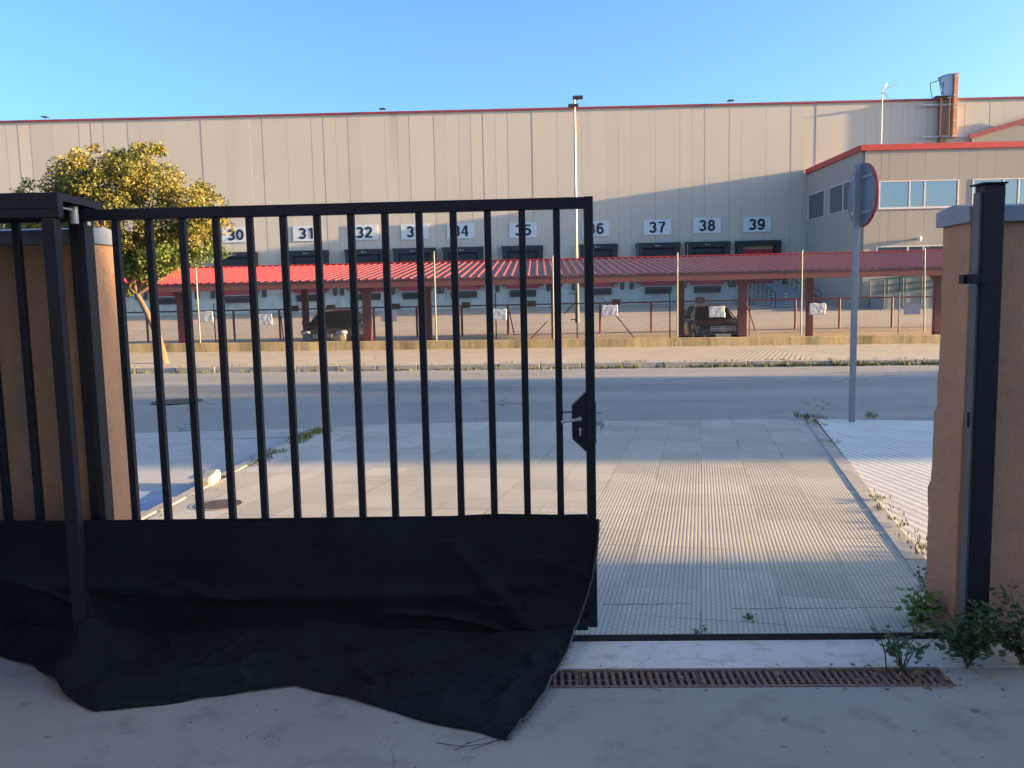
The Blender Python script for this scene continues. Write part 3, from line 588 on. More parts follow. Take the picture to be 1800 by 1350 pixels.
# ---------------------------------------------------------------- corner plants
def plant(name,x,y,h,n,rad,leaf,mat,lab,seed,stems=5,grp='weeds in the corner by the right gate post'):
    rn=random.Random(seed); r=empty(name,(x,y,0)); sm=MB(); lf=MB()
    for k in range(stems):
        a=rn.uniform(0,6.28); l=h*rn.uniform(.6,1.05); e=Vector((math.cos(a)*rad*rn.uniform(.3,1),math.sin(a)*rad*.7*rn.uniform(.2,1),l)); mid=Vector((e.x*.35,e.y*.35,l*.6))
        sm.tube([(0,0,0),mid,e],[.003,.0024,.0012],5)
        for q in range(n//stems):
            t=rn.uniform(.25,1.05); p=(mid*(1-abs(2*t-1))+e*max(0,2*t-1)) if t>.5 else mid*(2*t)
            p=p+Vector((rn.gauss(0,leaf*.7),rn.gauss(0,leaf*.7),rn.gauss(0,leaf*.5)))
            d=Vector((rn.uniform(-1,1),rn.uniform(-1,1),rn.uniform(-.5,.7))).normalized(); sd=d.cross(Vector((rn.uniform(-.4,.4),rn.uniform(-.4,.4),1))).normalized(); s=leaf*rn.uniform(.5,1.2)
            nn=d.cross(sd)*s*.12
            # lobed leaf
            pts=[p]; 
            for (u,w2) in ((.2,.18),(.32,.48),(.45,.24),(.6,.44),(.72,.18),(1,0),(.72,-.18),(.6,-.44),(.45,-.24),(.32,-.48),(.2,-.18)): pts.append(p+d*s*u+sd*s*w2*.9+nn*abs(w2)*3)
            lf.add(pts,[(0,1,2,3),(0,3,4,5),(0,5,6),(0,6,7),(0,7,8,9),(0,9,10,11)])
    sm.build('stem',m_stem,r); lf.build('foliage',mat,r,fix=False); tag(r,lab,'plant',grp); return r
plant('weed_plant',1.78,3.40,.22,330,.22,.042,m_weed,'leafy dark green weed bush at the foot of the right gate post',3,9)
plant('weed_plant',2.02,3.42,.27,460,.26,.042,m_weed,'dense dark green weed bush against the front of the right wall',8,11)
plant('weed_plant',1.50,3.38,.20,90,.14,.038,m_weed,'sparse spindly weed growing out of the end of the drain grate',5,6)
plant('weed_sprig',1.80,3.86,.17,110,.09,.05,m_sprig,'bright green sprig at the bottom edge of the right wall end',6,6)
plant('weed_sprig',1.93,3.56,.17,60,.07,.045,m_sprig,'small light green sprig directly below the black gate post',7,4)
plant('weed_sprig',2.03,4.33,.10,60,.05,.03,m_weed,'small dark weed where the kerb meets the wall end',12,4)
plant('weed_sprig',1.0,3.92,.03,30,.03,.022,m_weed,'flat little weed growing in the driveway tiles inside the rail',14,3)
plant('weed_sprig',.72,3.76,.035,24,.025,.02,m_weed,'tiny dry sprig standing beside the gate rail',15,3)
tw=MB().tube([(1.42,3.34,0),(1.415,3.35,.09),(1.39,3.36,.18)],[.003,.0026,.0018],6); tag(tw.build('dead_stalk',M('dark_stalk',(.04,.03,.025),.9)),'bare dark upright stalk beside the drain','stalk')
lfm=MB(); leafcloud(lfm,(1.53,3.23,.01),(.01,.01,.005),2,.07,random.Random(1),droop=-.3); tag(lfm.build('dead_leaf',m_leafdry,fix=False),'curled dry brown leaf lying in front of the drain','leaf')
db=MB(); rn=random.Random(21)
for k in range(70): 
    x,y=rn.uniform(-1.6,1.9),rn.uniform(2.0,3.2); s=rn.choice((.001,.0012,.0015,.002,.0035)); db.bar((x,y,0),(x+s*2,y+s,s*.6),s,5)
tag(db.build('grit',M('dark_grit',(.06,.06,.06),.9)),'dark crumbs of grit scattered on the shaded concrete','grit',None,'stuff')
# ---------------------------------------------------------------- traffic sign
ts=empty('traffic_sign',(4.07,10.85,zg(4,10.85)+.03)); tag(ts,'round traffic sign seen from its grey back on a tall galvanised pole','traffic sign')
MB().box(-.038,.038,-.022,.022,-.3,3.30).build('pole',m_zinc,ts,.006)
# disc faces along the road
sg=empty('sign_face'); sg.parent=ts
bpy.data.objects.remove(sg)
def disc(mb,x0,x1,r0,r1,n=48):
    vs=[(x0,r0*math.sin(2*math.pi*k/n),r0*math.cos(2*math.pi*k/n)) for k in range(n)]+[(x1,r1*math.sin(2*math.pi*k/n),r1*math.cos(2*math.pi*k/n)) for k in range(n)]
    mb.add(vs,[(k,(k+1)%n,n+(k+1)%n,n+k) for k in range(n)],True); mb.add(vs[:n],[tuple(range(n))[::-1]]); mb.add(vs[n:],[tuple(range(n))]); return mb
RZ=R(4)
dp=disc(MB(),.02,.045,.396,.396).build('disc',m_signback,ts,loc=(.038,.0,2.90)); dp.rotation_euler=(0,0,RZ)
n=48; rm=MB(); 
def ringm(x0,x1,ri,ro):
    mb=MB(); vs=[]
    for (x,r) in ((x0,ri),(x0,ro),(x1,ro),(x1,ri)): vs+=[(x,r*math.sin(2*math.pi*k/n),r*math.cos(2*math.pi*k/n)) for k in range(n)]
    mb.add(vs,[(a*n+k,a*n+(k+1)%n,((a+1)%4)*n+(k+1)%n,((a+1)%4)*n+k) for a in range(4) for k in range(n)],True); return mb
o=ringm(.012,.05,.3965,.40).build('rim',m_signred,ts,loc=(.045,0,2.90)); o.rotation_euler=(0,0,RZ)
for zz in (-.22,.22): 
    o=MB().box(-.0,.0195,-.30,.30,-.02,.02).build('bracket',m_zinc,ts,loc=(.0455,0,2.90+zz)); o.rotation_euler=(0,0,RZ)
for k,zz in enumerate((-.22,.22)): MB().box(-.052,-.0455,-.037,.037,-.018,.018).build('clamp',m_steel,ts,loc=(0,0,2.90+zz))
# ---------------------------------------------------------------- low wall + fence
lw=MB(); x=-44.0
while x<44:
    x2=x+3.7; zt=lambda q:.262-.0085*max(-15,min(15,q))
    n=12
    def pr_(u,t): return x+.006+(x2-x-.012)*u
    segs=[x+.006+(x2-x-.012)*k/n for k in range(n+1)]
    vs=[];
    for q in segs:
        nz=.012*noise.noise(Vector((q*1.7,0,0)))
        vs+=[(q,26.0,-.6),(q,26.0+nz*.4,zt(q)+nz-.008),(q,26.015,zt(q)+nz),(q,26.27,zt(q)+nz),(q,26.28,-.6)]
    lw.add(vs,[(k*5+i,k*5+i+1,(k+1)*5+i+1,(k+1)*5+i) for k in range(n) for i in range(4)]); lw.add(vs[:5],[(0,1,2,3,4)]); lw.add(vs[-5:],[(0,1,2,3,4)]); x=x2
tag(lw.build('low_wall',m_lowall),'low stained yellowish concrete wall along the far pavement','wall')
m_fpost=M('dull_fence_post',(.24,.235,.22),.6,.2,.3,2)
fe=empty('chain_link_fence',(0,26.14,.25)); tag(fe,'tall chain link fence on galvanised posts standing on the low wall','fence')
for px_ in (-18.6,-14.75,-10.88,-7.0,-3.28,.44,4.32,8.16,11.95,15.7,19.5):
    p_o=MB().bar((px_,-.045,.0),(px_+(-.06 if px_==11.95 else 0),-.045,2.60+(.22 if px_==-3.28 else 0)),.023,12,smooth=True).build('post',m_fpost,fe)
    MB().bar((px_,-.045,2.60+(.221 if px_==-3.28 else 0.001)),(px_,-.045,2.62+(.22 if px_==-3.28 else 0)),.04,10).build('post_cap',m_fl,p_o)
ms=MB(); H=2.45; st_=.085; x=-19.5-H
def wire(a,b,r=.0030):
    a,b=Vector(a),Vector(b); n_=Vector((-(b-a).z,0,(b-a).x)).normalized()*r
    ms.add([a-n_+Vector((0,-r,0)),a+n_+Vector((0,-r,0)),b+n_+Vector((0,-r,0)),b-n_+Vector((0,-r,0)),a+Vector((0,r,0)),b+Vector((0,r,0))],[(0,1,2,3),(1,4,5,2),(4,0,3,5)])
while x<19.5:
    a0=max(x,-19.5); b0=min(x+H,19.5)
    wire((a0,0,.03+(a0-x)),(b0,0,.03+(b0-x))); wire((a0,.004,.03+H-(a0-x)),(b0,.004,.03+H-(b0-x))); x+=st_
ms.build('mesh',M('galvanised_wire',(.15,.15,.155),.6,.1),fe,fix=False)
tw=MB()
for zz in (.04,1.3,2.47): tw.bar((-19.5,.01,zz),(19.5,.01,zz),.003,4)
tw.build('tension_wire',m_steel,fe)
# sheets tied to the fence
plab=['tattered translucent white sheet on the fence just right of the tree trunk','pale crumpled sheet on the fence left of the silver grey car','ragged bluish white sheet on the fence right of the silver grey car','white sheet on the fence below dock number 35','white sheet on the fence just right of the gate end post','white sheet on the fence hiding part of the black car windscreen','white sheet on the fence left of the traffic sign pole','rounded white sheet on the fence right of the traffic sign pole']
rn=random.Random(33)
for (x,z),lb_ in zip([(-10.65,1.19),(-8.76,1.06),(-4.78,1.1),(-1.28,1.07),(2.21,1.12),(5.55,1.01),(8.66,1.04),(11.59,.98)],plab):
    sd=rn.random()*50; w2,h2=.25,.175
    def pf(u,v):
        a=u*2-1; b=v*2-1; e=1+.10*noise.noise(Vector((a*2,b*2,sd)))
        return (a*w2*e,-.0+.008*noise.noise(Vector((a*3,b*3,sd+4)))+.0,b*h2*e+.02*a*noise.noise(Vector((sd,0,0))))
    o=MB().grid(pf,16,12).build('tied_sheet',m_plastic,loc=(x,26.09 if x not in(11.59,-4.78) else 26.17,z),fix=False); so2=o.modifiers.new('s','SOLIDIFY'); so2.thickness=.002
    tag(o,lb_,'sheet','white sheets tied to the chain link fence')
# ---------------------------------------------------------------- tree
def blob_tree(name,x,y,z,trunk,crown,nleaf,leaf,lab,seed,mat,grp=None,low=None,cat='tree'):
    rn=random.Random(seed); r=empty(name,(x,y,z)); tr=MB()
    tr.tube(trunk,[.12,.085,.075,.07,.06][:len(trunk)],12)
    top=Vector(trunk[-1]); fork=Vector(trunk[-2])
    for (c,rad,n_) in crown:
        c=Vector(c); mid=(fork+c)/2+Vector((rn.uniform(-.2,.2),rn.uniform(-.2,.2),-.15)); tr.tube([fork,mid,c],[.055,.035,.012],7)
        for _ in range(5):
            e=c+Vector((rn.uniform(-1,1)*rad[0],rn.uniform(-1,1)*rad[1],rn.uniform(-.6,1)*rad[2]))*.8; tr.tube([mid,(mid+e)/2+Vector((0,0,.1)),e],[.02,.012,.004],5)
    tr.build('trunk',m_bark,r)
    lf=MB(); lo=MB()
    for (c,rad,n_) in crown:
        # sub-clumps
        for _ in range(n_):
            d=Vector((rn.gauss(0,1),rn.gauss(0,1),rn.gauss(0,1))).normalized()*rn.uniform(.45,1.0)
            cc=(c[0]+d.x*rad[0],c[1]+d.y*rad[1],c[2]+d.z*rad[2]); s=rn.uniform(.16,.34)
            leafcloud(lo if (low is not None and cc[2]<low) else lf,cc,(s,s,s*.8),nleaf,leaf,rn)
    lf.build('crown',mat,r,fix=False)
    if low is not None: lo.build('lower_foliage',m_leaff,r,fix=False)
    tag(r,lab,cat,grp); return r
crown=[((-1.45,0,4.75),(1.2,1.2,.95),84),((-.4,.2,5.0),(.9,1.1,.8),60),((-2.7,.1,4.05),(1.05,1.0,.85),66),((-3.5,0,3.7),(.75,.7,.6),44),((-2.5,-.2,3.5),(.9,.8,.55),34),((.75,.1,4.1),(.85,1.0,.8),58),((1.25,0,3.5),(.55,.8,.75),38),((-.8,-.1,3.7),(1.5,1.2,.8),70),((.2,0,2.95),(1.3,1.0,.5),70),((-1.3,.1,3.0),(1.0,.9,.5),50),((-.55,0,2.5),(.5,.6,.25),14),((-1.9,.3,4.6),(.9,1.0,.6),26)]
blob_tree('street_tree',-9.95,21.5,zg(-10,20.5)+.1,[(0,0,0),(-.12,0,.7),(-.38,0,1.35),(-.62,0,1.85),(-.6,0,2.5)],crown,92,.088,'broad leafed tree with golden green crown and slanting bare trunk across the road',4,m_leafy,low=3.05)
sp=MB(); leafcloud(sp,(-10.85,21.5,2.02),(.28,.2,.16),110,.10,random.Random(3)); 
tag(sp.build('epicormic_sprout',m_leaff,bpy.data.objects['street_tree'],fix=False,loc=(9.95,-21.5,-(zg(-10,20.5)+.1))))
# ---------------------------------------------------------------- lamp post
lp=empty('lamp_post',(2.05,45,zg(0,45))); tag(lp,'tall slim lamp post with two floodlights rising above the warehouse roof','lamp post')
MB().bar((0,0,2.9),(0,0,11.75),.085,14,.055,True).build('upper_pole',M('pale_lamp_post_paint',(.50,.46,.38),.45,.2),lp)
MB().bar((0,0,0),(0,0,2.9),.12,14,.11,True).build('lower_sleeve',M('grey_sleeve',(.12,.125,.13),.6),lp)
for (xx,zz) in ((.18,11.86),(-.06,11.45)):
    h=MB().box(xx-.27,xx+.27,-.22,.18,zz-.06,zz+.07).build('floodlight',m_fl,lp,.02); MB().bar((0,0,zz-.25),(xx,0,zz-.07),.03,8).build('lamp_bracket',m_fl,lp)
# ---------------------------------------------------------------- car shelter
cp=empty('car_shelter',(0,28.5,0)); tag(cp,'long open car shelter with weathered red corrugated roof and dark red columns','car shelter')
YR=8.9; z0,z1=2.29,3.20
rf=MB(); pitch=.29; x=-24.1; prof=[]
while x<24:
    prof+=[(x,0),(x+.19,0),(x+.215,.045),(x+.265,.045)]; x+=pitch
n=len(prof); rows=[0,.25,.5,.75,1]
vs=[(px_,-.12+(YR+.12)*t,z0+(z1-z0)*t+hz-.006*math.sin(t*3.14)) for t in rows for (px_,hz) in prof]
rf.add(vs,[(j*n+i,j*n+i+1,(j+1)*n+i+1,(j+1)*n+i) for j in range(len(rows)-1) for i in range(n-1)])
o=rf.build('roof_sheeting',m_roof,cp,fix=False); sm_=o.modifiers.new('s','SOLIDIFY'); sm_.thickness=.004
MB().box(-24.1,24,-.08,.04,z0-.26,z0-.012).build('fascia',m_fascia,cp,.006)
MB().box(-24.1,24,.0405,.05,z0-.26,z0-.02).build('gutter',m_redpost,cp)
MB().box(-24.1,24,YR+.002,YR+.06,z1-.25,z1+.085).box(-24.1,24,YR-.10,YR+.0015,z1+.05,z1+.066).build('ridge_trim',m_redtrim,cp)
for yy in (1.8,3.6,5.4,7.2): MB().box(-24,24,yy,yy+.07,z0+(z1-z0)*(yy/YR)-.14,z0+(z1-z0)*(yy/YR)-.015).build('purlin',m_redpost,cp)
def col(x,y,w2,d,hw):
    zt=z0+(z1-z0)*(y/YR)-.10
    c=MB().prism([(x-w2,-.35),(x+w2,-.35),(x+w2,zt-.42),(x+w2+hw,zt-.1),(x+w2+hw,zt),(x-w2-hw,zt),(x-w2-hw,zt-.1),(x-w2,zt-.42)],'y',y-d,y+d).build('column',m_redpost,cp,.006); return c
for x in (-19.2,-12.7,-6.08,.55,7.05,13.75): col(x,.55,.14,.10,.28)
for x in (-18.6,-13.95,-9.05,-4.27,.62,5.4,10.25,15.0): col(x,3.3,.115,.10,.30)
for x in (-19.2,-12.7,-6.08,.55,7.05,13.75): MB().prism([(.045,z0-.28),(5.6,z0+.40),(5.6,z0+.55),(.045,z0-.13)],'x',x-.05,x+.05).build('rafter',m_redpost,cp)
bpy.data.objects['gutter'].name='gutter'
# red railing behind
rr_=empty('red_railing',(0,38,zg(0,38))); tag(rr_,'long dark red tube railing crossing the yard behind the car shelter','railing')
MB().bar((-26,0,1.42),(26,0,1.36),.035,8).build('top_rail',m_redrail,rr_)
for i,x in enumerate((-24.2,-22.1,-20.3,-18.3,-16.3,-14.2,-12.05,-9.9,-7.65,-5.65,-3.57,-1.45,.83,2.78,5.11,7.3,9.4,11.62,13.6,15.95,18.1,20.3)):
    MB().bar((x,0,0),(x,0,1.39-.0012*x),.055,8).build('post',m_redrail,rr_)
    if i%5==1: MB().bar((x+.07,0,1.1),(x+.30,-.5,0),.03,6).build('brace',m_redrail,rr_)
# thin dark inner fence
wf=empty('wire_fence',(0,33.2,-.3)); tag(wf,'inner wire fence of thin dark posts with slanting braces behind the car shelter front','fence')
for x,h in ((-13.2,1.9),(-7.6,1.9),(-1.75,2.1),(1.5,2.1),(5.2,2.05),(8.35,2.9),(14.2,2.55)):
    MB().bar((x,0,0),(x,0,h),.024,8).build('post',m_blackr,wf)
for a,b in (((.3,-.0,.9),(-.6,0,.0)),((2.5,0,1.8),(3.9,0,.02)),((1.5,0,1.7),(1.0,0,1.2)),((1.5,0,2.0),(1.25,0,2.0)),((1.5,0,.95),(1.25,0,.97))): MB().bar(a,b,.02,6).build('brace',m_blackr,wf)
# brown boxes on the railing
blab=['brown box on the yard railing left of the silver grey car','brown box on the yard railing above the silver grey car','brown box on the yard railing right of the silver grey car','brown box on the yard railing below dock number 34','brown box on the yard railing below dock number 35','brown box on the yard railing just right of the gate end post','brown box on the yard railing above the black car']
for i,(x,lb_) in enumerate(zip((-11.3,-9.6,-6.6,-3.35,-.35,3.5,7.3),blab)):
    b=MB().box(-.20,.20,-.07,.07,-.13,.12).box(-.22,.22,-.09,.09,.121,.14).build('brown_box',m_brown,loc=(x,37.9,zg(0,38)+1.42-.0012*x),bevel=.01); tag(b,lb_,'box','brown boxes on the red railing')
# ---------------------------------------------------------------- digits built as bold strokes
def arc(cx,cy,rx,ry,a0,a1,n=14): return [(cx+rx*math.cos(R(a0+(a1-a0)*k/n)),cy+ry*math.sin(R(a0+(a1-a0)*k/n))) for k in range(n+1)]
T_=.20; LO=.5-T_/2
DG={'0':[(arc(0,0,.225,LO,90,450,36),T_)],
'1':[([(.06,-.5),(.06,.5)],T_),([(.0,.43),(-.17,.27)],.13)],
'2':[(arc(0,.20,.22,.222,170,-35,14)+[(-.20,-.40)],T_),([(-.285,-.425),(.29,-.425)],.15)],
'3':[(arc(-.015,.215,.20,.207,160,-90,16),T_),(arc(-.02,-.205,.225,.217,90,-160,16),T_)],
'4':[([(.12,-.5),(.12,.5)],T_),([(.05,.44),(-.24,-.17)],.13),([(-.31,-.19),(.29,-.19)],.13)],
'5':[([(.26,.43),(-.17,.43)],.14),([(-.155,.40),(-.215,-.02)],.13),(arc(-.01,-.165,.235,.255,145,-160,18),T_)],
'6':[(arc(.0,-.17,.215,.25,90,450,26),T_),(arc(.03,.0,.25,.425,45,185,14),T_)],
'7':[([(-.28,.43),(.285,.43)],.14),([(.235,.36),(.05,.02),(-.06,-.5)],T_)],
'8':[(arc(0,.22,.185,.20,90,450,24),T_),(arc(0,-.205,.215,.217,90,450,24),T_)],
'9':[(arc(.0,.17,.215,.25,90,450,26),T_),(arc(-.03,.0,.25,.425,225,365,14),T_)]}
def digits(txt,h,parent,y,adv=.71):
    mb=MB(); lay=0
    for i,ch in enumerate(txt):
        ox=(i-(len(txt)-1)/2)*adv
        for pts,t in DG[ch]:
            lay+=1; yy=y-.0035*lay; n=len(pts); L=[];Rr=[]; closed=abs(pts[0][0]-pts[-1][0])<1e-6 and abs(pts[0][1]-pts[-1][1])<1e-6
            for k,p in enumerate(pts):
                a=pts[k-1] if k>0 else (pts[-2] if closed else p); b=pts[k+1] if k<n-1 else (pts[1] if closed else p)
                d=Vector((b[0]-a[0],b[1]-a[1])).normalized(); nn=Vector((-d.y,d.x))*t/2; L.append((p[0]+nn.x,p[1]+nn.y)); Rr.append((p[0]-nn.x,p[1]-nn.y))
            vs=[((ox+q[0])*h*1.12,yy,q[1]*h) for q in L]+[((ox+q[0])*h*1.12,yy,q[1]*h) for q in Rr]
            mb.add(vs,[(k,k+1,n+k+1,n+k) for k in range(n-1)])
    o=mb.build('digits',m_digit,parent,fix=False); q=o.modifiers.new('s','SOLIDIFY'); q.thickness=.003; return o
# ---------------------------------------------------------------- warehouse
TH=R(1.4); WH=empty('warehouse',(0,62,0),TH); tag(WH,'huge beige concrete panel warehouse with a row of numbered loading docks','warehouse')
ZB=.6; ZT=15.15
rn=random.Random(8)
MB().box(-75,60,.35,45,0,ZT-.1).build('main_volume',m_wall,WH)
pn=MB(); x=-75.0; ws=[1.8,.9,1.8,1.8,.9,.9,1.8,.9]; k=0; edges=[]
while x<60:
    w2=ws[rn.randrange(8)]; a=rn.uniform(-.005,.005); b2=rn.uniform(-.006,.006); off=rn.uniform(-.004,.004)
    pn.add([(x+.006,a+off,2.18),(x+w2-.006,b2+off,2.18),(x+w2-.006,b2+off,ZT),(x+.006,a+off,ZT),(x+.006,.25,2.18),(x+w2-.006,.25,2.18),(x+w2-.006,.25,ZT),(x+.006,.25,ZT)],[(0,1,2,3),(1,5,6,2),(4,0,3,7),(3,2,6,7),(0,4,5,1)]); x+=w2
o=pn.build('panel_cladding',m_wall,WH); o['kind']='stuff' if False else 'part'; del o['kind']
MB().box(-75,60,.26,.34,ZB,ZT).build('joint_backing',m_joint,WH)
MB().box(-75,60,-.06,.25,ZB-.6,2.165).build('dock_plinth',m_dock,WH)
MB().box(-75,60,-.12,.6,ZT+.001,ZT+.13).build('roof_trim',m_redtrim2,WH)
for x in (-26,-18.2,-14.9,-7.0,-3.4,1.7,6.7,14.6): MB().box(x-.012,x+.012,-.066,-.061,ZB,2.1).build('plinth_joint',m_joint,WH)
cent=[(-22.45,3.1),(-17.1,3.0),(-12.8,3.05),(-9.2,3.15),(-5.6,3.05),(-1.2,3.05),(4.4,2.85),(8.85,3.15),(12.5,3.2),(16.2,3.25),(-27.5,3.1),(-32,3.1)]
for i,(cx,w2) in enumerate(cent):
    h=w2/2; d39=(i==9); zt=5.30
    s=empty('dock',(cx,0,0)); s.parent=WH
    fr_=MB()
    fr_.box(-h,-h+.45,-.55,-.004,2.45,zt-.0).box(h-.45,h,-.55,-.004,2.45,zt)
    fr_.prism([(-.56,zt-.02),(-.45,zt+.06),(-.004,zt+.10),(-.004,zt-.3),(-.56,zt-.34)],'x',-h-.03,h+.03)
    fr_.build('dock_shelter',m_shelt,s,.02)
    if not d39:
        cu=MB().grid(lambda u,v:(-h+.40+(2*h-.8)*u,-.50+.05*math.sin(u*3.14)+.12*v,zt-.33-1.25*v),10,4); o=cu.build('head_curtain',m_shelt,s,fix=False); q=o.modifiers.new('s','SOLIDIFY'); q.thickness=.01
        lg=MB().box(-.16,.14,-.575,-.566,zt-.17,zt-.15).box(-.26,-.19,-.575,-.566,zt-.13,zt-.10).box(-.22,-.17,-.575,-.566,zt-.20,zt-.13); lg.build('maker_mark',m_white,s)
        MB().box(-h+.02,-h+.05,-.575,-.56,3.0,zt-.05).build('edge_strip',m_steel,s)
    MB().box(-1.22,1.22,-.10,-.02,2.20,4.75).build('door',m_reddoor,s)
    for zz in (2.85,3.5,4.15): MB().box(-1.22,1.22,-.108,-.101,zz,zz+.02).build('door_seam',m_redtrim2,s)
    MB().box(-1.25,1.25,-.13,-.085,2.17,2.205).build('door_sill',m_wp,s)
    MB().prism([(-.07,2.14),(-.42,2.10),(-.42,1.98),(-.10,1.62),(-.07,1.62)],'x',-.98,.98).build('dock_leveller',m_shelt,s,.01)
    MB().box(-.9,.9,-.50,-.43,1.60,1.68).build('leveller_lip',m_fl,s)
    for sg_ in (-1,1):
        MB().box(sg_*(h+.12)-.045,sg_*(h+.12)+.045,-.20,-.005,2.17,2.75).build('guide_post',m_wp,s)
        MB().box(sg_*(h+.38)-.14,sg_*(h+.38)+.14,-.20,-.008,2.0,2.75).build('rubber_buffer',m_shelt,s,.02)
for i,(lo_,hi_) in enumerate([((-23.47,7.17),(-21.43,6.13)),((-18.17,7.18),(-16.13,6.1)),((-13.9,7.16),(-11.86,6.08)),((-10.13,7.17),(-8.14,6.0)),((-6.8,7.14),(-4.65,6.0)),((-2.12,7.11),(-.08,5.95)),((3.23,7.08),(5.32,5.95)),((7.77,7.1),(9.86,5.94)),((11.42,7.15),(13.56,5.98)),((15.1,7.15),(17.21,5.98))]):
    cx=(lo_[0]+hi_[0])/2; cz=(lo_[1]+hi_[1])/2
    g_=empty('dock_number_sign',(cx*math.cos(TH)-(-.02)*math.sin(TH),62+cx*math.sin(TH)-.02,cz),TH)
    MB().box(-1.02,1.02,-.05,-.012,-.56,.56).build('board',m_white,g_,.004)
    digits(str(30+i),.80,g_,-.052)
    tag(g_,f'white board with black number {30+i} above its loading dock','sign','numbered dock signs on the warehouse')
def WL(x,y,z): return (x*math.cos(TH)-y*math.sin(TH),62+x*math.sin(TH)+y*math.cos(TH),z)
for x,lb_ in ((-35.97,'small grey floodlight on the warehouse roof edge above the tree'),(-11.21,'small grey floodlight on the warehouse roof edge above dock number 32'),(14.13,'small grey floodlight on the warehouse roof edge above dock number 38')):
    g_=empty('roof_floodlight',WL(x,0,15.28),TH); MB().box(-.2,.25,-.3,.1,.16,.22).build('lamp_head',m_fl,g_,.01); MB().bar((0,0,-.0),(0,0,.16),.03,6).build('bracket',m_fl,g_)
    tag(g_,lb_,'floodlight','floodlights on the warehouse roof edge')
# ramp at dock 39
rp_=empty('access_ramp',WL(16.6,0,0),TH); tag(rp_,'grey concrete ramp with black railings coming down from dock number 39','ramp')
MB().prism([(-.07,-.2),(-.07,2.12),(-1.2,2.12),(-8.0,.45),(-8.0,-.2)],'x',-1.5,1.55).build('slab',M('ramp_concrete',(.25,.28,.31),.9,0,.1,1),rp_)
for sx_ in (-1.45,1.5):
    q=MB()
    q.bar((sx_,-1.2,3.1),(sx_,-8.0,1.5),.035,6); q.bar((sx_,-1.2,2.75),(sx_,-8.0,1.05),.03,6)
    for k in range(8): t=k/7; q.bar((sx_,-1.2-6.8*t,2.1-1.67*t),(sx_,-1.2-6.8*t,3.1-1.6*t),.035,6)
    q.build('railing',m_blackr,rp_)
for (x,y,lb_) in ((14.9,-3.5,'black and white striped bollard farthest left by the ramp foot'),(15.2,-7.2,'black and white striped bollard in the middle by the ramp foot'),(15.75,-8.2,'black and white striped bollard nearest the ramp foot')):
    P_=WL(x,y,0); g_=empty('striped_bollard',(P_[0],P_[1],zg(0,P_[1]))); MB().bar((0,0,0),(0,0,1.0),.07,12,smooth=True).build('post',m_blackr,g_)
    s_=MB()
    for k in range(5): s_.bar((0,0,.1+.19*k),(0,0,.19+.19*k),.073,12,smooth=True)
    s_.build('white_bands',m_wp,g_); tag(g_,lb_,'bollard','striped bollards by the loading ramp')
# ---------------------------------------------------------------- annex
AN=empty('office_annex',WL(20,-9.8,0),TH); tag(AN,'beige two storey office annex with red roof band at the right of the warehouse','office building')
D=9.8-.02; AT=10.1
MB().box(.0,24,.20,D,-.2,AT).build('core',m_annex,AN)
fx=[0,1.0,1.5,2.6,3.7,5.8,6.9,8.0,10.2,11.3,13.5,14.6,16.8,20,24]
# front wall panels with real window openings
wins=[(.88,5.79,6.57,8.25),(6.62,11.6,6.57,8.25),(12.6,17.2,6.57,8.25),(.80,5.9,2.6,4.27),(6.7,11.8,2.6,4.27)]
fw=MB(); xs_=sorted(set([0,24]+[a for w_ in wins for a in w_[:2]])); 
def solid(x0,x1,z0_,z1_):
    # cut at panel joints
    cuts=[x0]+[c for c in fx if x0+.05<c<x1-.05]+[x1]
    for a,b in zip(cuts,cuts[1:]): fw.box(a+(.006 if a in fx else 0),b-(.006 if b in fx else 0),0,.19,z0_,z1_)
rows_=[(-.2,2.6,[]),(2.6,4.27,[w_ for w_ in wins if w_[2]==2.6]),(4.27,6.57,[]),(6.57,8.25,[w_ for w_ in wins if w_[2]==6.57]),(8.25,AT,[])]
for za,zb,wl in rows_:
    x=0
    for w_ in sorted(wl): solid(x,w_[0],za,zb); x=w_[1]
    solid(x,24,za,zb)
fw.build('front_wall',m_annex,AN)
def window(par,x0,x1,za,zb,mull,axis='x'):
    F=MB(); t=.07; F.box(x0,x1,-.03,.10,za,za+t).box(x0,x1,-.03,.10,zb-t,zb).box(x0,x0+t,-.03,.10,za+t,zb-t).box(x1-t,x1,-.03,.10,za+t,zb-t)
    for m_ in mull: F.box(x0+(x1-x0)*m_-.04,x0+(x1-x0)*m_+.04,-.02,.09,za+t,zb-t)
    r_=F.build('window',m_whitef,par,.006); MB().box(x0+t,x1-t,.06,.07,za+t,zb-t).build('pane',m_glass,r_); 
    return r_
for (a,b,c_,d_) in wins: window(AN,a,b,c_,d_,(.385,.575))
for (a,b,c_,d_) in wins: MB().box(a-.05,b+.05,-.07,-.031,c_-.05,c_+.0-.002).build('sill',m_whitef,AN)
# left side wall with windows (built in rotated frame)
SW=empty('side_wall',(-.0,9.78,0),-math.pi/2); SW.parent=AN
sw=MB(); swins=[(.35,3.65,6.7,8.55),(4.45,9.3,6.7,8.55)]
bpy.data.objects.remove(SW)
def sbox(mb,y0,y1,x0,x1,za,zb): mb.box(x0,x1,y0,y1,za,zb)
def yy_(s): return 9.78-s
for za,zb in ((-.2,6.7),(8.55,AT)):
    cuts=[0,3.2,6.5,9.58]
    for a,b in zip(cuts,cuts[1:]): sw.box(0-.19,-.001,yy_(b)+.006,yy_(a)-.006,za,zb)
for a,b in ((0,.35),(3.65,4.45),(9.3,9.78)): sw.box(-.19,-.001,yy_(b),yy_(a),6.7,8.55)
sw.box(-.19,-.001,0,.195,-.2,AT) if False else None
sw.build('side_wall',M('side_wall_concrete',(.42,.375,.32),.9,0,.04,.3),AN)
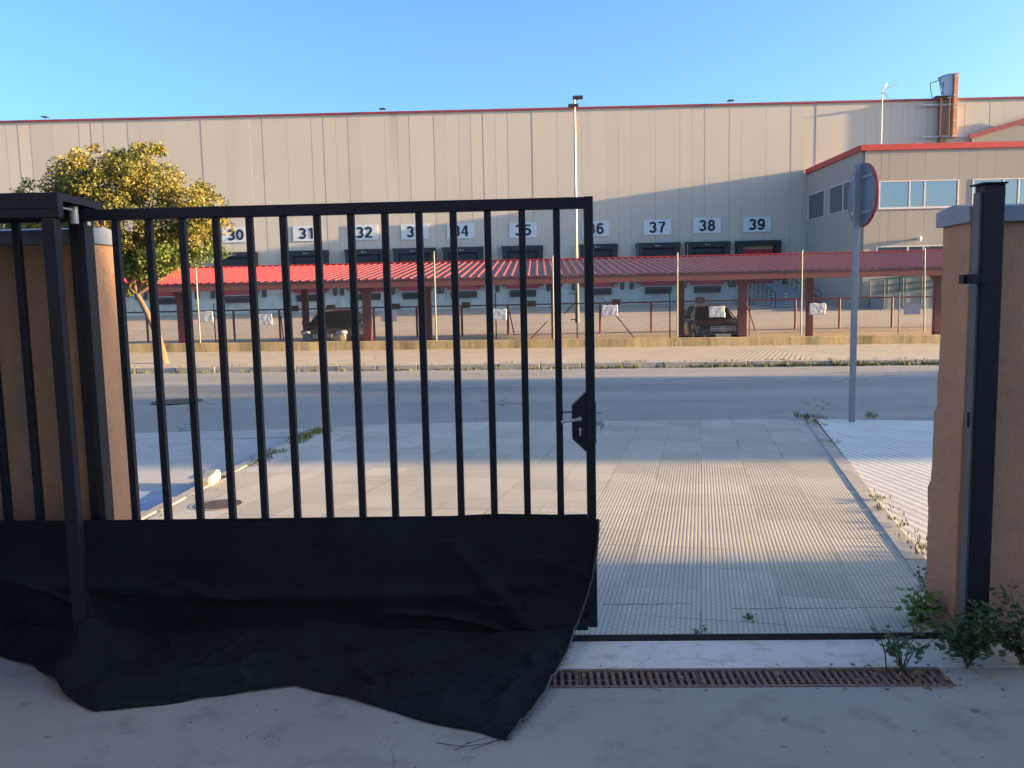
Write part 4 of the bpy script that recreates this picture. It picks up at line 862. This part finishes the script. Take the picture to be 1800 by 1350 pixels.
for a,b,c_,d_ in swins:
    t=.07; ya,yb=yy_(b),yy_(a); F=MB(); F.box(-.25,-.10,ya,yb,c_,c_+t).box(-.25,-.10,ya,yb,d_-t,d_).box(-.25,-.10,ya,ya+t,c_+t,d_-t).box(-.25,-.10,yb-t,yb,c_+t,d_-t)
    if b-a>4: F.box(-.23,-.11,(ya+yb)/2-.04,(ya+yb)/2+.04,c_+t,d_-t)
    r_=F.build('window',m_whitef,AN,.006); MB().box(-.17,-.16,ya+t,yb-t,c_+t,d_-t).build('pane',m_glass,r_)
# red roof band
MB().box(-.32,24,-.12,.10,AT,AT+.36).box(-.32,-.10,.101,D,AT,AT+.36).build('roof_band',m_redtrim,AN,.01)
MB().box(-.10,24,.101,D,AT-.1,AT+.1).build('flat_roof',M('flat_roof_gravel',(.25,.24,.23),.9),AN)
# gable on the annex roof at the far right
MB().prism([(11.6,AT+.1),(21,AT+.1),(21,12.2),(16.3,13.6),(11.6,12.35)],'y',9.5,9.77).build('gable_block',m_annex,AN)
gt=MB().prism([(11.35,12.28),(16.3,13.62),(21.2,12.15),(21.2,12.49),(16.3,13.97),(11.35,12.62)],'y',9.35,9.499).build('gable_trim',m_redtrim2,AN)
gl=MB(); 
bm=bmesh.new(); bmesh.ops.create_uvsphere(bm,u_segments=20,v_segments=12,radius=.16); me=bpy.data.meshes.new('globe_lamp'); bm.to_mesh(me); bm.free(); me.polygons.foreach_set('use_smooth',[True]*len(me.polygons)); me.materials.append(m_whitef)
gl=empty('wall_globe_lamp',WL(23.35,-9.8-.001,4.67),TH); o=bpy.data.objects.new('globe',me); C.objects.link(o); o.parent=gl; o.location=(0,-.22,0)
MB().bar((0,0,0),(0,-.10,0),.06,12).build('wall_mount',m_whitef,gl); tag(gl,'white globe lamp on the annex front casting a long shadow','wall lamp')
cc=empty('security_camera',WL(19.97,-9.85,9.0),TH); MB().box(-.16,.16,-.34,-.02,-.06,.10).build('housing',m_wp,cc,.02); MB().bar((.16,-.1,0),(.55,-.14,-.02),.035,8).build('arm',m_wp,cc); MB().box(-.03,.03,-.02,.0,-.2,.1).build('wall_bracket',m_wp,cc); tag(cc,'white security camera on the corner of the annex','security camera')
# green ramp railing in front of annex
gr=empty('green_railing',WL(20.6,-12.3,0),TH); tag(gr,'dark green tube railings around the sloping entrance ramp of the annex','railing')
zb_=zg(0,50)
MB().prism([(-.2,zb_-.3),(-.2,zb_+.85),(6.5,zb_+1.45),(6.5,zb_-.3)],'y',.4,2.2).build('ramp_block',M('ramp_side_concrete',(.26,.29,.29),.9),gr)
for yy in (.3,2.3):
    q=MB()
    for hz in (.25,.6,1.0): q.bar((-.2,yy,zb_+.85+hz),(6.5,yy,zb_+1.25+hz*1.15),.03,6)
    for k in range(7): t=k/6; q.bar((-.2+6.7*t,yy,zb_+.2),(-.2+6.7*t,yy,zb_+1.85+.55*t),.035,6)
    q.build('rail_run',m_greenr,gr)
eb=MB().box(-.25,.25,-.12,.12,0,.55).box(-.27,.27,-.14,.14,.551,.59).build('utility_box',M('blue_grey_box',(.2,.25,.32),.6),loc=WL(23.9,-13.2,zb_-.05),bevel=.02); tag(eb,'small blue grey cabinet below the green ramp railing','cabinet')
# antenna
an=empty('tv_antenna',WL(21.9,-7.6,AT),TH); tag(an,'thin white television antenna mast on the annex roof','antenna')
MB().bar((0,0,0),(0,0,4.15),.04,8).build('mast',m_wp,an)
q=MB().bar((0,0,4.1),(1.0,0,4.5),.02,5)
for k in range(6): q.bar((.15*k+.1,-.3,4.13+.06*k),(.15*k+.1,.3,4.13+.06*k),.012,4)
for s_ in (-1,1):
    for k in range(3): q.bar((0,0,4.05),(.35,s_*.15,4.05+s_*(.35+.1*k)),.012,4)
q.bar((0,0,4.2),(.25,0,4.95),.014,4).bar((.25,0,4.95),(.4,0,4.8),.014,4); q.build('aerial',m_wp,an)
# roof edge sign structure seen edge-on
rs=empty('edge_on_sign',WL(29.9,0,0),TH); tag(rs,'tall weathered company sign seen edge on, with ladder and curved top, on the warehouse wall','sign')
MB().box(.22,.52,-.46,-.02,12.45,16.95).build('lit_panel',m_orange,rs,.01)
wb=MB()
for zz in (12.5,13.6,14.5,15.38,16.7): wb.box(.20,.54,-.475,-.4605,zz,zz+.07)
wb.build('panel_bands',m_wp,rs)
ld=MB()
for xx in (-.72,-.07): ld.box(xx-.03,xx+.03,-.50,-.44,12.5,15.3)
for k in range(14): ld.bar((-.72,-.47,12.6+.2*k),(-.07,-.47,12.6+.2*k),.014,5)
ld.build('ladder',m_brownp,rs); MB().box(-.70,-.09,-.16,-.12,11.2,15.1).build('back_panel',m_brownp,rs)
MB().box(-.62,-.56,-.20,-.02,10.6,15.1).build('wall_fin',m_brownp,rs)
lt=MB()
for yy in (-.44,-.36,-.28): lt.box(-.60,-.57,yy,yy+.02,10.6,15.1)
for k in range(45): lt.box(-.598,-.572,-.44,-.2005,10.7+.097*k,10.7+.097*k+.058)
lt.build('lattice_screen',m_brownp,rs)
cv=MB()
def cvf(u,v): return (.20-.72*u-.42*u*(v**2),-.30,15.28+1.68*v-.30*(u**2)*v)
o=cv.grid(cvf,8,8).build('curved_top_plate',m_greyp,rs,fix=False); q=o.modifiers.new('s','SOLIDIFY'); q.thickness=.05
MB().box(-1.95,1.3,-.30,-.2,14.72,14.86).build('support_beam',m_steel,rs); MB().box(-1.95,1.25,-.30,-.2,12.48,12.60).build('support_beam',m_steel,rs)
for a_,b_ in (((-1.3,-.3,15.3),(-1.45,-.3,16.3)),((-1.45,-.3,16.3),(-.75,-.35,16.5)),((-.62,-.35,15.3),(-.48,-.35,16.4)),((-.62,-.35,15.5),(-.8,-.35,16.3))): MB().bar(a_,b_,.03,6).build('strut',m_fl,rs)
MB().box(-1.15,-.1,-.7,-.1,15.29,15.34).build('platform',m_fl,rs)
# ---------------------------------------------------------------- cars
def ring_prof(P,n_y):
    return P
def make_car(name,lab,x,y,z,W,H,L,hood,roofz,paint,grp,kind):
    """car nose points to -Y; origin at the ground under the nose centre"""
    r=empty(name,(x,y,z)); tag(r,lab,'car',grp); w=W/2
    # stations: (y, halfwidth, z_low, z_belt/deck, crown)
    if kind=='estate':
        S=[(.00,.62,.30,.56,.02),(.05,.78,.22,.66,.03),(.22,.93,.19,.76,.035),(.6,.985,.18,.84,.045),(1.2,1.0,.18,.92,.05),(1.55,1.0,.18,.96,.04),(2.4,1.0,.18,.98,.02),(3.6,1.0,.18,1.0,.02),(4.2,.98,.22,1.02,.02),(4.5,.93,.28,.98,.02),(4.6,.85,.4,.8,.01)]
        G=[(1.22,.80,.93,.93),(1.98,.735,.97,1.36),(2.3,.72,.98,1.425),(3.0,.70,.99,1.445),(3.9,.68,1.0,1.40),(4.25,.66,1.0,1.30),(4.52,.70,.98,1.0)]
    else:
        S=[(.00,.46,.32,.62,.03),(.05,.66,.24,.74,.04),(.2,.85,.2,.86,.05),(.5,.97,.19,.95,.06),(1.0,1.0,.19,1.03,.05),(1.3,1.0,.19,1.06,.04),(2.2,1.0,.19,1.08,.02),(3.4,1.0,.19,1.10,.02),(4.0,.98,.24,1.10,.02),(4.25,.92,.3,1.0,.02),(4.32,.85,.45,.85,.01)]
        G=[(.98,.83,1.03,1.03),(1.75,.745,1.07,1.49),(2.1,.73,1.08,1.555),(2.9,.71,1.09,1.58),(3.6,.69,1.10,1.52),(3.95,.67,1.1,1.42),(4.25,.70,1.05,1.08)]
    wh=(.85,3.55) if kind=='estate' else (.80,3.35)
    b=MB(); rings=[]
    # refine stations
    def interp(S,yv):
        for a,c in zip(S,S[1:]):
            if a[0]<=yv<=c[0]:
                t=(yv-a[0])/(c[0]-a[0]); return [a[i]+(c[i]-a[i])*t for i in range(len(a))]
        return list(S[-1])
    ys=sorted(set([s[0] for s in S]+[S[-1][0]*k/46 for k in range(47)]))
    for yv in ys:
        _,hw,zl,zb,cr=interp(S,yv); hw*=w
        arch=0
        for wy in wh:
            dd=abs(yv-wy)
            if dd<.37: arch=max(arch,math.sqrt(.37**2-dd**2)+.30)
        zl2=max(zl,arch)
        zl2=min(zl2,zb-.1)
        half=[(hw*.80,zl),(hw*.96 if not arch else hw*.97,zl2),(hw*1.0,(zl2+zb)/2),(hw*.995,zb-.14 if zb-.14>(zl2+zb)/2 else (zl2+zb)/2+.02),(hw*.95,zb-.035),(hw*.84,zb+.0+cr*.35),(hw*.45,zb+cr*.9),(0,zb+cr)]
        pts=[(-a,yv,c) for a,c in half]+[(a,yv,c) for a,c in half[-2::-1]]; rings.append(pts)
    n=len(rings[0]); vs=[p for q in rings for p in q]
    b.add(vs,[(j*n+i,j*n+i+1,(j+1)*n+i+1,(j+1)*n+i) for j in range(len(rings)-1) for i in range(n-1)]+[(j*n+n-1,j*n,(j+1)*n,(j+1)*n+n-1) for j in range(len(rings)-1)],True)
    b.add(rings[0],[tuple(range(n))]); b.add(rings[-1],[tuple(range(n))[::-1]])
    b.build('body',paint,r)
    # greenhouse: dark glass volume with painted roof and pillars
    gh=MB(); rr=[]
    for (yv,hw,zb,zt) in G: hw2=hw*w*1.07; top=hw*w*(.98 if zt-zb<.1 else .86); rr.append([(-w*.90 if zt-zb>.1 else -hw2,yv,zb-.02),(-top,yv,zt-.05),(-top*.88,yv,zt-.005),(0,yv,zt+.012),(top*.88,yv,zt-.005),(top,yv,zt-.05),(w*.90 if zt-zb>.1 else hw2,yv,zb-.02)])
    n=7; vs=[p for q in rr for p in q]; fs_g=[]; 
    gh.add(vs,[(j*n+i,j*n+i+1,(j+1)*n+i+1,(j+1)*n+i) for j in range(len(rr)-1) for i in range(n-1)],False); gh.build('windows',m_cglass,r)
    rfm=MB(); rows=rr[1:6]; vs=[(p[0]*1.01,p[1],p[2]+.012) for q in rows for p in q[1:6]]; rfm.add(vs,[(j*5+i,j*5+i+1,(j+1)*5+i+1,(j+1)*5+i) for j in range(4) for i in range(4)],True); rfm.build('roof',paint,r)
    for sgn in (-1,1):
        a=Vector((sgn*G[0][1]*w*1.06,G[0][0]+.0,G[0][3]+.0)); c=Vector((sgn*G[1][1]*w*.865,G[1][0],G[1][3]-.03)); MB().bar(a,c,.026,6).build('pillar',paint,r)
        for k in (3,):
            MB().bar((sgn*w*.895,G[k][0]-.3,G[k][2]-.02),(sgn*G[k][1]*w*.865,G[k][0]-.3,G[k][3]-.04),.03,6).build('pillar',paint,r)
        MB().bar((sgn*w*.90,G[5][0],G[5][2]),(sgn*G[5][1]*w*.87,G[5][0]-.1,G[5][3]-.03),.045,6).build('pillar',paint,r)
    for sgn in (-1,1):
        mo=MB().prism([(sgn*w*.96,0),(sgn*(w+.20),.01),(sgn*(w+.21),.13),(sgn*(w*.99),.15)],'y',G[0][0]+.32,G[0][0]+.44).build('wing_mirror',paint,r,.02); mo.location=(0,0,G[0][2]+.02)
    for sgn in (-1,1):
        for wy in wh:
            wl=MB().bar((sgn*(w-.21),wy,.315),(sgn*(w-.005),wy,.315),.315,28,smooth=True).build('wheel',m_tyre,r); rm_=MB().bar((sgn*(w-.02),wy,.315),(sgn*(w+.004),wy,.315),.20,20)
            rm_.build('rim',m_rim,wl)
    zt=S[2][3]
    for sgn in (-1,1):
        hy=.10 if kind=='estate' else .12
        h_=MB(); 
        x0,x1=sgn*w*.52,sgn*w*.93; z0h,z1h=(.60,.72) if kind=='estate' else (.70,.88)
        h_.add([(x0,.035,z0h+.02),(x1,.20,z0h+.05),(x1*1.0,.27,z1h+.01),(x0,.10,z1h-.02),(x0,.10,z0h+.02),(x1,.30,z0h+.05),(x1,.36,z1h),(x0,.2,z1h-.04)],[(0,1,2,3),(0,4,5,1),(1,5,6,2),(2,6,7,3),(3,7,4,0)],True); h_.build('headlight',m_lampg,r)
        MB().bar((sgn*w*.68,.02,.36),(sgn*w*.68,.10,.36),.055,14).build('fog_lamp',m_lampg,r)
    if kind=='estate':
        g2=MB().box(-.42,.42,-.035,.05,.52,.72).build('grille',m_dplas,r,.02)
        MB().box(-.42,.42,-.05,-.036,.575,.60).box(-.42,.42,-.05,-.036,.64,.665).box(-.44,.44,-.05,-.036,.715,.73).box(-.44,-.425,-.05,-.036,.52,.714).box(.425,.44,-.05,-.036,.52,.714).build('grille_bar',m_chrome,g2)
        e=MB(); n=24
        for k in range(n):
            a,c=2*math.pi*k/n,2*math.pi*(k+1)/n; e.bar((.105*math.cos(a),-.065,.625+.105*math.sin(a)),(.105*math.cos(c),-.065,.625+.105*math.sin(c)),.011,6)
        for k in range(3): a=math.pi/2+k*2.0944; e.bar((0,-.066,.625),(.1*math.cos(a),-.066,.625+.1*math.sin(a)),.011,6,.006)
        e.build('emblem',m_chrome,g2)
        e=MB()
        for k in range(12): a,c=2*math.pi*k/12,2*math.pi*(k+1)/12; e.bar((.03*math.cos(a),.28,.86+.03*math.sin(a)),(.03*math.cos(c),.28,.86+.03*math.sin(c)),.004,5)
        e.bar((0,.28,.80),(0,.28,.86),.004,5); e.build('bonnet_star',m_chrome,r)
        pz,pm=.40,m_plate
    else:
        g2=MB().box(-.36,.36,-.03,.05,.60,.76).build('grille',m_dplas,r,.03); q=MB()
        for k in range(7): q.box(-.30+k*.1-.012,-.30+k*.1+.012,-.045,-.031,.61,.75)
        q.build('grille_bar',m_chrome,g2); pz,pm=.44,m_wp
    MB().box(-.26,.26,-.05,-.02,pz-.06,pz+.06).build('number_plate',pm,r); 
    MB().box(-w*.62,w*.62,-.02,.05,.20,.34).build('lower_intake',m_dplas,r,.02)
    return r
pb=M('black_car_paint',(.006,.007,.012),.22,0,.05,2,spec=.4,coat=.35)
pg=M('grey_bronze_car_paint',(.05,.048,.038),.30,.35,.05,2,coat=.5)
make_car('parked_car','black estate car parked under the shelter behind the white sheet',6.48,29.45,-.3,1.78,1.45,4.6,0,0,pb,'cars parked under the shelter','estate')
make_car('parked_car','bronze grey compact car with sunlit nose parked under the shelter',-7.62,28.75,-.3,1.80,1.58,4.32,0,0,pg,'cars parked under the shelter','mpv')
# ---------------------------------------------------------------- unseen blocks and trees added to cast shade
def shade_block(name,x0,x1,y0,y1,h,lab,zb=-.7,gable=True,mat=None):
    r=empty(name,((x0+x1)/2,(y0+y1)/2,zb)); a,b=(x1-x0)/2,(y1-y0)/2
    MB().box(-a,a,-b,b,0,h-zb).build('wall',mat or m_offw,r)
    if gable: MB().prism([(-b-.2,h-zb),(0,h-zb+(b*.25)),(b+.2,h-zb)],'x',-a-.2,a+.2).build('roof',m_roofo,r)
    else: MB().box(-a-.1,a+.1,-b-.1,b+.1,h-zb,h-zb+.25).build('roof',m_roofo,r)
    for s_ in (-1,1):
        k=int(a*2//4)
        for i in range(k):
            xx=-a+(i+.5)*2*a/k; w_o=MB().box(xx-.7,xx+.7,s_*b-(.04 if s_<0 else -.0),s_*b+(.0 if s_<0 else .04),1.0-zb,2.3-zb).build('window',m_whitef,r); MB().box(xx-.6,xx+.6,s_*b-(.05 if s_<0 else -.041),s_*b+(-.041 if s_<0 else .05),1.1-zb,2.2-zb).build('pane',m_glass,w_o)
    tag(r,lab,'building'); return r
shade_block('industrial_hall',24,64,-22,1.5,7.6,'plain rendered hall beside the yard, right of the camera and out of the photograph',gable=False)  # added blocker that keeps the sun off the yard inside the gate
shade_block('rear_building',-14,11,-26,-14.0,6.0,'rendered building behind the camera, out of the photograph',gable=False)  # added behind the viewpoint to darken the surfaces that face it
shade_block('side_shed',-14,-2.8,-6.5,3.25,5.2,'low shed on the left of the yard, out of the photograph',gable=False)  # added to cut sky light on the wall behind the gate bars
shade_block('roadside_building',62,82,4.9,10.0,11.5,'tall rendered block beside the road, far right and out of the photograph',gable=False)  # added so its shadow falls over the far driveway and road
for i,(x,y,s) in enumerate(((64,12.2,1.55),(76,13.4,1.5))):  # unseen tree copies, added to let only broken sun reach the road
    t_=copy_tree(bpy.data.objects['street_tree']); t_.location=(x,y,-.2); t_.scale=(s,s*.9,s); tag(t_,['roadside tree far to the right, nearer of the two','roadside tree far to the right, farther of the two'][i],'tree','roadside trees out of the photograph')
